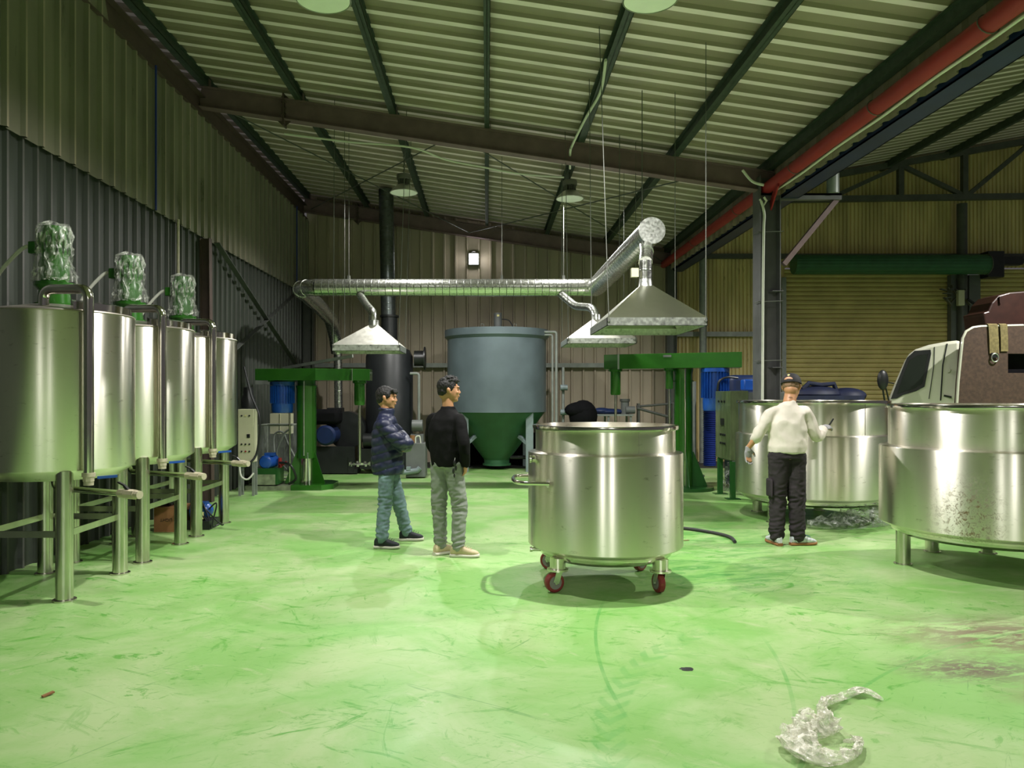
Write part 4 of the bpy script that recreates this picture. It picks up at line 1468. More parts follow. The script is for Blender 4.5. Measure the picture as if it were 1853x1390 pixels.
def impeller(c, z, t):
    mb = MB().cyl((*c, z - 0.004), (*c, z + 0.004), 0.17, 36)
    for k in range(16):
        a = 2 * PI * k / 16
        s = 1 if k % 2 else -1
        p = Vector((c[0] + 0.172 * math.cos(a), c[1] + 0.172 * math.sin(a), z + s * 0.014))
        mb.bar(p - Vector((-math.sin(a), math.cos(a), 0)) * 0.02, p + Vector((-math.sin(a), math.cos(a), 0)) * 0.02, 0.008, 0.035)
    mb.build('impeller', 'zinc', t)


# left disperser
t = thing('disperser', 'green column mixer with blue motor, left, beside the cream control panel', 'mixer', (-3.0, 12.9, 0))
cc = (-3.04, 12.95)
MB().box(-3.95, -2.70, 12.55, 13.35, 0.0, 0.07).build('base_plate', 'base_dirty', t, smooth=0)
MB().prism([(-2.70, 12.53), (-2.55, 12.75), (-2.55, 13.2), (-2.70, 13.37), (-3.2, 13.37), (-3.2, 12.53)], 'z', 0.0, 0.085).build('base_block', 'green', t, smooth=0)
mb = MB().lathe([(0.165, 0.5), (0.165, 1.67), (0.175, 1.69), (0.175, 1.72)], cc, 40)
mb.build('column_sleeve', 'green', t)
MB().cyl((*cc, 0.08), (*cc, 1.80), 0.115, 32).build('column', 'stainless_polished', t)
MB().cyl((*cc, 1.72), (*cc, 1.80), 0.15, 24).build('collar', 'green_dark', t)
for a in (-20, 200, 90, -70):
    d = Vector((math.cos(R(a)), math.sin(R(a)), 0))
    q = Vector((*cc, 0))
    s = Vector((-d.y, d.x, 0)) * 0.006
    poly = [q + d * 0.11 + Vector((0, 0, 0.08)), q + d * 0.36 + Vector((0, 0, 0.08)), q + d * 0.17 + Vector((0, 0, 0.60)), q + d * 0.11 + Vector((0, 0, 0.60))]
    vs = [p - s for p in poly] + [p + s for p in poly]
    MB().add(vs, [(0, 1, 2, 3), (7, 6, 5, 4), (0, 4, 5, 1), (1, 5, 6, 2), (2, 6, 7, 3), (3, 7, 4, 0)]).build('gusset', 'green', t, smooth=0)
MB().prism([(-3.79, 12.55), (-2.78, 12.45), (-1.94, 12.72), (-1.94, 13.02), (-2.78, 13.3), (-3.79, 13.2)], 'z', 1.80, 1.99).build('arm', 'green', t, smooth=0, bevel=0.006)
MB().box(-2.22, -2.21, 12.615, 12.63, 1.79, 1.995).build('arm_seam', 'pipe_grey', t, smooth=0)
finned_motor('motor', (-3.42, 12.85), 0.205, 1.26, 1.78, t)
MB().box(-3.62, -3.22, 12.7, 13.05, 1.78, 1.80).build('motor_flange', 'green_dark', t, smooth=0)
MB().lathe([(0.115, 1.80), (0.115, 1.76), (0.09, 1.75), (0.09, 1.42), (0.08, 1.39), (0.0, 1.39)], (-2.12, 12.8), 28).build('spindle_housing', 'green', t)
MB().cyl((-2.12, 12.8, 0.42), (-2.12, 12.8, 1.40), 0.024, 16).build('shaft', 'stainless_polished', t)
impeller((-2.12, 12.8), 0.41, t)
MB().tube([(-3.04, 12.765, 0.55), (-3.04, 12.765, 1.79)], 0.013, 10).build('guide_rod', 'zinc', t)
MB().tube([(-3.30, 12.85, 0.1), (-3.30, 12.85, 1.78)], 0.015, 10).build('guide_rod', 'stainless_polished', t)

# hydraulic unit
t = thing('hydraulic_unit', 'small green hydraulic tank with a blue motor on the mixer base', 'hydraulic unit', (-3.6, 12.7, 0.07))
MB().box(-3.83, -3.42, 12.56, 12.95, 0.09, 0.36).build('oil_tank', 'green_dark', t, smooth=0, bevel=0.006)
MB().box(-3.83, -3.46, 12.552, 12.562, 0.09, 0.26).build('worn_panel', 'base_dirty', t, smooth=0)
MB().tube([(-3.63, 12.55, 0.46), (-3.63, 12.58, 0.46), (-3.55, 12.8, 0.47)], [0.085, 0.11, 0.11], 24).box(-3.65, -3.5, 12.6, 12.75, 0.56, 0.61).build('pump_motor', 'blue', t)
MB().cyl((-3.42, 12.7, 0.36), (-3.42, 12.7, 0.52), 0.03, 10).cyl((-3.38, 12.65, 0.40), (-3.30, 12.65, 0.46), 0.02, 8).build('valve_block', 'red', t)
MB().tube(catmull([(-3.4, 12.6, 0.45), (-3.2, 12.5, 0.42), (-3.12, 12.55, 0.2), (-3.25, 12.6, 0.1)]), 0.02, 8).build('hose', 'black', t)
# acrylic guard
t = thing('clear_guard_box', 'clear plastic guard box with hoses standing behind the blue motor', 'box', (-3.5, 13.5, 0))
MB().box(-4.0, -3.43, 13.4, 14.0, 0.1, 1.03).build('panels', 'acrylic', t, smooth=0)
mb = MB()
for x in (-4.0, -3.43):
    for y in (13.4, 14.0):
        mb.tube([(x, y, 0), (x, y, 1.03)], 0.012, 6)
for z in (0.1, 1.03):
    mb.tube([(-4.0, 13.4, z), (-3.43, 13.4, z), (-3.43, 14.0, z), (-4.0, 14.0, z), (-4.0, 13.4, z)], 0.012, 6)
mb.build('frame', 'acrylic_frame', t)
for q in ([(-3.75, 13.7, 0.2), (-3.8, 13.7, 0.8), (-3.65, 13.7, 0.9), (-3.55, 13.7, 0.7), (-3.4, 13.7, 0.4)], [(-3.5, 13.6, 0.2), (-3.72, 13.6, 0.5), (-3.6, 13.6, 0.85), (-3.5, 13.6, 0.95)]):
    MB().tube(catmull(q), 0.018, 8).build('hose', 'pipe_grey', t)
tag(MB().box(-3.98, -3.60, 14.1, 14.3, 0.85, 1.22).box(-3.80, -3.79, 14.09, 14.1, 0.85, 1.22).build('wall_cabinet', 'cream', smooth=0), 'cream cabinet behind the clear guard box', 'cabinet')

# cream control panel
t = thing('control_panel', 'tall cream control panel with knobs on thin legs beside the last tank', 'control panel', (-3.68, 11.9, 0))
MB().box(-3.84, -3.60, 11.85, 12.05, 0.52, 1.34).build('box', 'cream', t, smooth=0, bevel=0.006)
for x in (-3.82, -3.61):
    lg = MB().box(x - 0.018, x + 0.018, 11.86, 11.89, 0, 0.52).box(x - 0.018, x + 0.018, 12.0, 12.03, 0, 0.52).build('leg', 'pipe_grey', t, smooth=0)
MB().box(-3.70, -3.655, 11.835, 11.85, 0.90, 0.955).build('meter', 'black', t, smooth=0)
for k in range(3):
    for z, m_ in ((1.24, 'black'), (0.80, 'black'), (0.69, 'black')):
        mm = m_
        if z == 1.24 and k == 1:
            mm = 'emblem'
        if z == 0.69 and k == 1:
            mm = 'red'
        MB().cyl((-3.78 + 0.06 * k, 11.825, z), (-3.78 + 0.06 * k, 11.85, z), 0.012, 10).build('knob', mm, t)
tag(MB().tube(catmull([(-3.79, 12.0, 2.0), (-3.66, 11.95, 1.55), (-3.52, 11.9, 1.2), (-3.55, 11.88, 0.7), (-3.64, 11.82, 0.52), (-3.75, 11.8, 0.5)]), 0.018, 8).build('black_cable', 'black'), 'thick black cable looping down beside the cream panel', 'cable')
tag(MB().tube(catmull([(-3.80, 11.8, 0.5), (-3.76, 11.75, 0.32), (-3.66, 11.75, 0.27), (-3.58, 11.8, 0.36)]), 0.014, 8).build('white_hose', 'white_cable'), 'short white hose looping under the cream panel', 'hose')
tag(MB().lathe([(0.11, 1.35), (0.11, 1.5), (0.08, 1.56), (0.075, 1.68), (0, 1.7)], (-3.85, 12.4), 20).build('dark_bottle', 'black'), 'dark drive housing behind the cream control panel', 'motor')
# rail with lamp post at left wall
tag(MB().bar((-3.5, 13.2, 2.02), (-2.2, 12.6, 2.20), 0.03, 0.05).build('support_strut', 'pipe_grey', smooth=0), 'grey strut sloping up from left mixer arm to hood', 'strut')
tag(MB().box(-4.1, -3.6, 13.6, 13.66, 1.75, 1.82).build('wall_rail', 'pipe_grey', smooth=0), 'short dusty rail left of the green mixer arm', 'rail')

# carton and tools behind tanks
t = thing('cardboard_box', 'brown cardboard box with black cables on top behind the tank legs', 'box', (-3.72, 9.0, 0))
MB().box(-3.78, -3.50, 8.72, 9.08, 0.0, 0.28).build('carton', 'carton', t, smooth=0)
def letters(txt, loc, size, m, parent, rot=(90, 0, 0), ext=0.001, name='print', flip=False):
    cu = bpy.data.curves.new(name, 'FONT')
    cu.body = txt
    cu.size = size
    cu.extrude = ext
    cu.align_x = 'CENTER'
    cu.align_y = 'CENTER'
    o = bpy.data.objects.new('tmp', cu)
    C.objects.link(o)
    o.rotation_euler = [R(a) for a in rot]
    o.location = loc
    bpy.context.view_layer.update()
    me = bpy.data.meshes.new_from_object(o.evaluated_get(bpy.context.evaluated_depsgraph_get()))
    me.transform(o.matrix_world)
    bpy.data.objects.remove(o)
    return link(name, me, m, parent)
letters('LIGHT', (-3.64, 8.718, 0.14), 0.05, 'ink', t, (90, 180, 0), 0.0008, 'printed_word')
cb = MB()
for k in range(7):
    cb.tube(catmull([(-3.76 + random.random() * 0.25, 8.76 + random.random() * 0.28, 0.29 + random.random() * 0.05) for _ in range(5)]), 0.010, 6)
tag(cb.build('cable_heap', 'black', smooth=0), 'tangle of black cables lying on the cardboard box', 'cables')
t = thing('blue_pump', 'small blue pump with brass fittings on the floor behind the tank legs', 'pump', (-3.3, 9.3, 0))
MB().ell((-3.34, 9.04, 0.20), (0.12, 0.12, 0.10)).cyl((-3.46, 9.04, 0.2), (-3.29, 9.04, 0.2), 0.11, 20).build('housing', 'blue', t)
for k in range(4):
    MB().cyl((-3.40 + 0.035 * k, 8.90, 0.12), (-3.40 + 0.035 * k, 8.90, 0.20), 0.014, 8).build('fitting', 'emblem', t)
cb = MB()
for k in range(4):
    cb.tube(catmull([(-3.46 + random.random() * 0.36, 8.86 + random.random() * 0.2, 0.015 + random.random() * 0.05 + 0.25 * (j == 2)) for j in range(5)]), 0.009, 6)
cb.build('hose', 'black', t)
MB().box(-3.47, -3.20, 8.86, 9.2, 0, 0.1).build('tray', 'black', t, smooth=0)

# right disperser
t = thing('disperser', 'large dark green column mixer with blue motor behind the round pot, right', 'mixer', (3.1, 12.2, 0))
A_, B_ = Vector((1.98, 13.0, 0)), Vector((3.83, 11.45, 0))
MB().prism([(1.98, 13.0), (2.2, 12.82), (4.02, 12.1), (4.12, 12.55), (2.35, 13.3), (2.1, 13.3)], 'z', 1.995, 2.24).build('arm', 'green', t, smooth=0, bevel=0.006)
MB().bar((2.195, 12.815, 1.99), (2.195, 12.815, 2.245), 0.03, 0.006).build('arm_seam', 'pipe_grey', t, smooth=0)
cc = (3.26, 12.75)
mb = MB().lathe([(0.15, 0.05), (0.15, 1.78), (0.17, 1.78), (0.17, 1.80), (0.15, 1.80), (0.15, 1.9), (0.17, 1.99)], cc, 40)
mb.build('column', 'green', t)
MB().cyl((3.25, 12.59, 0.06), (3.25, 12.59, 1.99), 0.014, 10).build('guide_rod', 'stainless_polished', t)
MB().cyl((3.27, 12.75, 0.0), (3.27, 12.75, 0.05), 0.48, 40).build('base_plate', 'green_dark', t)
for a in (0, -90, 180):
    d = Vector((math.cos(R(a)), math.sin(R(a)), 0))
    q = Vector((*cc, 0))
    s = Vector((-d.y, d.x, 0)) * 0.006
    poly = [q + d * 0.14 + Vector((0, 0, 0.05)), q + d * 0.40 + Vector((0, 0, 0.05)), q + d * 0.17 + Vector((0, 0, 0.62)), q + d * 0.14 + Vector((0, 0, 0.62))]
    vs = [p - s for p in poly] + [p + s for p in poly]
    MB().add(vs, [(0, 1, 2, 3), (7, 6, 5, 4), (0, 4, 5, 1), (1, 5, 6, 2), (2, 6, 7, 3), (3, 7, 4, 0)]).build('gusset', 'green_dark', t, smooth=0)
for (x, y), z0, rr_, zr in (((2.17, 12.95), 1.56, 0.085, 0.45), ((3.00, 12.62), 1.66, 0.06, 0.5)):
    MB().lathe([(rr_ + 0.03, 2.0), (rr_ + 0.03, 1.96), (rr_, 1.95), (rr_, z0 + 0.02), (rr_ - 0.01, z0), (0, z0)], (x, y), 28).build('spindle_housing', 'green', t)
    MB().cyl((x, y, zr), (x, y, z0), 0.022, 16).build('shaft', 'stainless_polished', t)
    impeller((x, y), zr, t)
finned_motor('motor', (3.69, 12.42), 0.225, 1.30, 1.99, t)
mk = MB().bar((2.88, 12.545, 2.195), (3.00, 12.497, 2.195), 0.004, 0.035, (0, 0, 1))
mk.build('name_plate', 'grey_box', t, smooth=0)
MB().tube(catmull([(3.98, 12.18, 1.83), (3.80, 12.15, 1.84), (3.68, 12.15, 1.78), (3.655, 12.17, 1.66), (3.66, 12.2, 1.58)]), 0.018, 8).build('motor_cable', 'black', t)
# film covered cabinet
t = thing('switch_cabinet', 'film wrapped green-grey switch cabinet on green legs behind the left side of the pot', 'cabinet', (3.9, 11.8, 0))
MB().box(3.63, 3.90, 11.45, 12.20, 0.58, 1.62).build('door_panel', 'green_film', t, smooth=0, bevel=0.008)
MB().box(3.66, 4.5, 11.46, 12.19, 0.56, 1.60).build('body', 'grey_box', t, smooth=0, bevel=0.008)
for x in (3.68, 4.42):
    for y in (11.5, 12.12):
        lg = MB().box(x - 0.035, x + 0.035, y - 0.035, y + 0.035, 0.01, 0.57).build('leg', 'green_dark', t, smooth=0)
        MB().box(x - 0.1, x + 0.1, y - 0.08, y + 0.08, 0.0, 0.012).build('foot_plate', 'green_dark', lg, smooth=0)
for (y, z) in ((12.0, 1.46), (11.85, 1.46), (11.72, 1.46), (11.9, 0.95), (11.8, 0.95), (11.7, 0.95), (11.9, 0.82), (11.8, 0.82), (11.7, 0.82)):
    MB().cyl((3.61, y, z), (3.63, y, z), 0.018, 10).build('knob', 'black', t)
MB().box(3.615, 3.63, 11.75, 11.9, 1.1, 1.2).build('meter', 'black', t, smooth=0)
tag(MB().box(4.1, 4.7, 12.95, 13.35, 0, 1.90).build('blue_drum', 'blue_dark', bevel=0.1), 'dark blue machine body behind the grey column', 'machine')
tag(MB().box(3.95, 4.15, 11.8, 11.98, 1.625, 1.80).build('blue_container', 'blue', bevel=0.02), 'small blue plastic box on top of the switch cabinet', 'box')
mb = MB()
pts, rs = [], []
for k in range(70):
    pts.append((3.80, 13.1 - 0.0 * k, 0.35 + k * 0.016))
    rs.append(0.115 if k % 2 else 0.095)
mb.tube(pts, rs, 24)
tag(mb.build('ribbed_hose', 'blue_deep', smooth=0), 'dark blue ribbed hose hanging behind the right mixer motor', 'hose')
tag(MB().tube(fillet([(3.62, 13.5, 1.8), (3.62, 13.5, 0.15), (3.8, 13.45, 0.1)], 0.1), 0.06, 14).build('vertical_pipe', 'pipe_grey'), 'grey vertical pipe behind the right mixer motor', 'pipe')
o = crumple([(0.0, 0.26), (0.1, 0.25), (0.25, 0.20), (0.40, 0.14), (0.5, 0.01)], 4.08, 12.54, 11.0, amp=0.06).build('plastic_heap', 'film_dark', smooth=0)
tag(o, 'bunch of clear plastic film on the floor under the switch cabinet', 'plastic film')

# floor odds and ends
tag(MB().tube(catmull([(1.65, 9.1, 0.018), (1.95, 9.0, 0.018), (2.3, 8.85, 0.018), (2.55, 8.55, 0.018), (2.63, 8.3, 0.02), (2.60, 8.05, 0.018)]), 0.018, 10).build('black_hose', 'rubber'), 'black rubber hose curving on the floor right of the round pot', 'hose')
for p, lab in ((at(1243, 1211, 4.35), 'dark oil blot on the floor below the round pot'), ):
    vs = []
    n = 20
    for k in range(n):
        a = 2 * PI * k / n
        q = 0.03 + 0.012 * noise.noise(Vector((math.cos(a) * 2, math.sin(a) * 2, 1)))
        vs.append((p.x + q * 1.3 * math.cos(a), 4.35 + q * math.sin(a), 0.0015))
    vs.append((p.x, 4.35, 0.004))
    tag(MB().add(vs, [(k, (k + 1) % n, n) for k in range(n)]).build('oil_blot', 'black'), lab, 'stain')
tag(MB().bar((-2.28, 3.94, 0.006), (-2.25, 3.99, 0.012), 0.02, 0.008).build('wood_chip', 'carton', smooth=0), 'tiny brown scrap on the floor at the lower left', 'scrap')
tag(MB().bar((2.10, 8.2, 0.004), (2.16, 8.22, 0.004), 0.03, 0.004).build('paper_scrap', 'strap', smooth=0), 'tiny yellow scrap on the floor beside the black hose', 'scrap')


def film_ribbon(path, widths, seed, heights):
    pts = catmull([(x, y, 0.03) for x, y in path], 14)
    m = len(pts)
    ws = np.interp(np.linspace(0, 1, m), np.linspace(0, 1, len(widths)), widths)
    hs = np.interp(np.linspace(0, 1, m), np.linspace(0, 1, len(heights)), heights)
    n = 22
    vs, fs = [], []
    for i, p in enumerate(pts):
        d = (pts[min(i + 1, m - 1)] - pts[max(i - 1, 0)])
        d.z = 0
        d.normalize()
        s = Vector((-d.y, d.x, 0))
        for k in range(n):
            a = 2 * PI * k / n
            q = Vector((p.x * 16, p.y * 16, seed)) + Vector((math.cos(a), math.sin(a), 0)) * 1.4
            nn = 1 + noise.noise(q) * 0.45 + noise.noise(q * 2.7) * 0.30
            v = p + s * (ws[i] * math.cos(a) * nn) + Vector((0, 0, hs[i] * (0.5 + 0.5 * math.sin(a)) * nn))
            v.z = max(0.004, v.z - 0.02)
            vs.append(v)
    for i in range(m - 1):
        for k in range(n):
            k2 = (k + 1) % n
            fs.append((i * n + k, i * n + k2, (i + 1) * n + k2, (i + 1) * n + k))
    return MB().add(vs, fs)


def gp(px, py):
    Y = FPX * CAM_Z / (py - 716)
    return ((px - 881) / FPX * Y, Y)


t = thing('plastic_film', 'crumpled piece of clear plastic film in the lower right corner of the floor', 'plastic film', (*gp(1500, 1330), 0))
film_ribbon([gp(1598, 1272), gp(1560, 1258), gp(1520, 1272), gp(1492, 1285), gp(1488, 1310), gp(1500, 1330), gp(1470, 1340)], [0.006, 0.03, 0.022, 0.02, 0.03, 0.05, 0.05], 1.0, [0.01, 0.03, 0.03, 0.05, 0.06, 0.08, 0.06]).build('long_strip', 'film_floor', t, smooth=0)
film_ribbon([gp(1445, 1297), gp(1462, 1302), gp(1455, 1325), gp(1442, 1345), gp(1450, 1368), gp(1480, 1384), gp(1515, 1385), gp(1545, 1375), gp(1558, 1350)], [0.012, 0.03, 0.05, 0.07, 0.08, 0.07, 0.035, 0.02, 0.012], 5.0, [0.02, 0.04, 0.06, 0.07, 0.07, 0.06, 0.04, 0.04, 0.02]).build('crumpled_body', 'film_floor', t, smooth=0)
for q in ([gp(1560, 1352), gp(1548, 1345), gp(1538, 1338)], [gp(1556, 1356), gp(1540, 1350), gp(1525, 1348)], [gp(1530, 1378), gp(1522, 1365), gp(1522, 1358)]):
    film_ribbon(q, [0.010, 0.006, 0.002], 8.0, [0.03, 0.02, 0.01]).build('torn_shred', 'film_floor', t, smooth=0)
o = film_ribbon([(3.75, 9.0), (4.1, 8.85), (4.4, 9.0), (4.75, 9.2), (5.0, 9.3)], [0.08, 0.22, 0.26, 0.24, 0.1], 14.0, [0.08, 0.15, 0.2, 0.2, 0.1]).build('plastic_sheeting', 'film_dark', smooth=0)
tag(o, 'heap of clear plastic sheeting on the floor under the pot behind the worker', 'plastic film')
# blue bags behind pot
t = thing('blue_bundle', 'dark blue motor bundle behind the pot and the worker', 'machine', (5.1, 12.5, 0))
MB().box(4.8, 6.0, 12.2, 12.9, 0.0, 1.55).ell((5.35, 12.5, 1.57), (0.42, 0.3, 0.14)).ell((5.85, 12.5, 1.55), (0.3, 0.3, 0.13)).tube([(5.1, 12.4, 1.65), (5.2, 12.4, 1.75), (5.4, 12.4, 1.72), (5.6, 12.4, 1.74), (5.65, 12.4, 1.6)], 0.04, 10).build('body', 'navy_cloth', t)

# ------------------------------------------------------------------ truck
t = thing('truck', 'white cab truck parked behind the right pots, facing left', 'truck', (8.0, 12.4, 0))
TA = Vector((7.05, 11.4, 0))
TD = Vector((-0.85, 0.527, 0)).normalized()      # forward
TN = Vector((0.527, 0.85, 0)).normalized()       # from near side to far side


def tu(px):
    r_ = (px - 881) / FPX
    return (TA.x - r_ * TA.y) / (r_ * TD.y - TD.x)


def tuz(px, py):
    u = tu(px)
    return (u, CAM_Z - (py - 716) * (TA.y + TD.y * u) / FPX)


def tP(u, z, v=0.0):
    return TA + TD * u + TN * v + Vector((0, 0, z))


def tprism(poly, v0, v1):
    n = len(poly)
    vs = [tP(u, z, v0) for u, z in poly] + [tP(u, z, v1) for u, z in poly]
    fs = [tuple(range(n)), tuple(range(2 * n - 1, n - 1, -1))] + [(i, i + n, (i + 1) % n + n, (i + 1) % n) for i in range(n)]
    return MB().add(vs, fs)


prof = [(tu(1601), 0.55), (tu(1600), 1.1), tuz(1606, 726), tuz(1616, 700), tuz(1636, 654), tuz(1644, 641), tuz(1656, 632), tuz(1680, 624), tuz(1712, 618), tuz(1738, 615), (tu(1740), 0.55)]
tprism(prof, 0, 1.75).build('cab', 'truck_white', t, bevel=0.05)
win = [tuz(*q) for q in ((1612, 722), (1624, 690), (1641, 648), (1655, 635), (1684, 633), (1685, 640), (1673, 700), (1658, 708), (1634, 715), (1623, 721))]
tprism(win, -0.012, 0.01).build('window_seal', 'black', t, smooth=0)
glz = [tuz(*q) for q in ((1624, 713), (1634, 682), (1646, 652), (1660, 643), (1679, 641), (1669, 694), (1655, 703), (1638, 708))]
tprism(glz, -0.018, -0.010).build('side_window', 'glass_dark', t, smooth=0)
MB().tube([tP(*tuz(1691, 628), -0.003), tP(*tuz(1690, 660), -0.003), tP(*tuz(1681, 722), -0.003)], 0.006, 6).tube([tP(*tuz(1714, 622), -0.003), tP(*tuz(1706, 660), -0.003), tP(*tuz(1702, 725), -0.003)], 0.010, 6).build('door_seam', 'black', t)
MB().cyl(tP(*tuz(1715, 670), -0.03), tP(*tuz(1715, 670), 0.0), 0.035, 16).build('filler_cap', 'truck_white', t)
MB().tube([tP(*tuz(1708, 716), -0.03), tP(*tuz(1722, 719), -0.03)], 0.015, 8).build('hook', 'black', t)
mc = tP(*tuz(1599, 688), -0.15)
MB().ell(mc, (0.085, 0.05, 0.155), None, 20, 14).build('mirror', 'black', t)
MB().tube([mc - Vector((0, 0, 0.14)), tP(*tuz(1602, 726), -0.1), tP(*tuz(1607, 735), 0)], 0.014, 8).tube([mc + Vector((0.05, 0, -0.13)), tP(*tuz(1609, 726), -0.05)], 0.012, 8).tube([mc + Vector((0.06, 0, -0.03)), tP(*tuz(1617, 694), 0)], 0.01, 8).build('mirror_arm', 'black', t)
YH = 11.1
kh = YH / FPX


def hp(px, py):
    return ((px - 881) * kh, CAM_Z - (py - 716) * kh)


xa, _ = hp(1733, 720)
plate = [hp(1733, 740), hp(1736, 690), hp(1741, 640), hp(1744, 612), hp(1750, 600), hp(1762, 593), hp(1776, 591), hp(1853, 589), hp(1990, 588), hp(1990, 640), hp(1824, 640), hp(1824, 675), hp(1990, 675), hp(1990, 740)]
MB().prism(plate, 'y', YH, YH + 0.09).build('side_guard', 'rust', t, smooth=0)
edge = [Vector((x, YH + 0.0, z)) for x, z in plate[:8]]
MB().tube([p + Vector((0, 0.02, 0)) for p in edge], 0.022, 8).build('guard_edge', 'truck_white', t)
MB().box(6.9, 9.5, 12.0, 13.0, 0.9, 1.4).build('chassis', 'black', t, smooth=0)
MB().box(7.2, 9.6, 11.2, 13.6, 1.0, 1.15).build('bed', 'rust', t, smooth=0)
MB().box(7.45, 9.4, 11.25, 11.5, 1.15, 2.2).build('crane_housing', 'black_matte', t, smooth=0)
for x, y in ((6.95, 11.75), (9.0, 11.75), (9.0, 13.1), (7.35, 12.9)):
    if True:
        w_ = MB().tube([(x, y, 0.40), (x, y + 0.03, 0.40), (x, y + 0.17, 0.40), (x, y + 0.2, 0.40)], [0.36, 0.40, 0.40, 0.36], 36).build('wheel', 'rubber', t)
        MB().cyl((x, y - 0.01, 0.40), (x, y + 0.1, 0.40), 0.22, 24).build('hub', 'truck_white', w_)
red = [hp(1808, 592), hp(1805, 568), hp(1803, 562), hp(1813, 559), hp(1820, 543), hp(1832, 530), hp(1853, 524), hp(1900, 520), hp(1900, 592)]
MB().prism(red, 'y', YH + 0.3, YH + 0.8).build('crane_head', 'truck_red', t, smooth=0, bevel=0.02)
MB().bar((*[hp(1833, 532)[0]], YH + 0.28, hp(0, 532)[1]), (hp(1834, 545)[0], YH + 0.28, hp(0, 545)[1]), 0.02, 0.03).build('crane_bolt', 'truck_red', t, smooth=0)
# straps over guard
for px0, px1, lab, ln in ((1787, 1804, 'brown-grey webbing strap with ring draped over the rusty truck guard', 640), (1808, 1821, 'yellower webbing strap draped over the rusty truck guard', 636)):
    x0, x1 = hp(px0, 0)[0], hp(px1, 0)[0]
    zt_ = hp(0, 588)[1]
    zb_ = hp(0, ln)[1]
    pts = [(YH - 0.012, zb_), (YH - 0.02, (zt_ + zb_) / 2), (YH - 0.016, zt_), (YH + 0.02, zt_ + 0.02), (YH + 0.07, zt_), (YH + 0.075, zt_ - 0.3)]
    vs, fs = [], []
    for j, (y, z) in enumerate(pts):
        dx = 0.05 * (zt_ - z) * (1 if px0 < 1800 else 0.8)
        vs += [(x0 + dx, y, z), (x1 + dx, y, z), (x0 + dx, y - 0.006, z), (x1 + dx, y - 0.006, z)]
    for j in range(len(pts) - 1):
        a = 4 * j
        fs += [(a, a + 1, a + 5, a + 4), (a + 2, a + 6, a + 7, a + 3), (a, a + 4, a + 6, a + 2), (a + 1, a + 3, a + 7, a + 5)]
    st = thing('cargo_strap', lab, 'strap', (x0, YH, zb_))
    MB().add(vs, fs).build('webbing', 'strap', st, smooth=0)
    if px0 < 1800:
        c_ = Vector(((x0 + x1) / 2 + 0.02, YH - 0.03, zb_ - 0.06))
        MB().tube([c_ + Vector((0.05 * math.cos(a), 0, 0.06 * math.sin(a))) for a in [k * PI / 10 for k in range(21)]], 0.009, 8).build('ring', 'zinc', st)
        MB().box(c_.x - 0.05, c_.x + 0.04, YH - 0.03, YH - 0.014, zb_ - 0.06, zb_ + 0.01).build('buckle', 'black', st, smooth=0)


# ------------------------------------------------------------------ people
def hand(mb, wrist, d, palm_n, thumb, curl=0.5, s=1.0):
    """wrist point, finger direction, palm facing normal, thumb side direction"""
    wrist, d, n, th = Vector(wrist), Vector(d).normalized(), Vector(palm_n).normalized(), Vector(thumb).normalized()
    n = (n - d * n.dot(d)).normalized()
    th = (th - d * th.dot(d) - n * th.dot(n)).normalized()
    rot = Matrix((th, n, d)).transposed()
    mb.ell(wrist + d * 0.05 * s, (0.042 * s, 0.018 * s, 0.058 * s), rot, 14, 10)
    mb.tube([wrist - d * 0.02, wrist + d * 0.03 * s], [0.026 * s, 0.028 * s], 12)
    lens = [0.072, 0.08, 0.075, 0.06]
    for k in range(4):
        off = (0.030 - 0.020 * k) * s
        p = wrist + d * 0.085 * s + th * off
        dd = d.copy()
        pts = [p - d * 0.02 * s]
        seg = lens[k] * s / 3
        for j in range(3):
            ang = curl * (0.35 + 0.35 * j) + 0.05 * k * curl
            axis = n.cross(d)
            dd = Quaternion(th, 0).to_matrix() @ dd
            dd = (dd * math.cos(ang) + n * math.sin(ang)).normalized() if j == 0 else (dd * math.cos(ang * 0.8) + (n * dd.dot(d) - d * dd.dot(n)).normalized() * math.sin(ang * 0.8)).normalized()
            pts.append(pts[-1] + dd * (seg + (0.02 * s if j == 0 else 0)))
        mb.tube(pts, [0.0095 * s, 0.009 * s, 0.0085 * s, 0.0065 * s], 10)
    p = wrist + d * 0.02 * s + th * 0.025 * s
    d1 = (d * 0.65 + th * 0.65 + n * 0.25).normalized()
    d2 = (d * 0.9 + th * 0.15 + n * 0.4).normalized()
    mb.tube([p, p + d1 * 0.045 * s, p + d1 * 0.045 * s + d2 * 0.035 * s], [0.014 * s, 0.011 * s, 0.008 * s], 10)


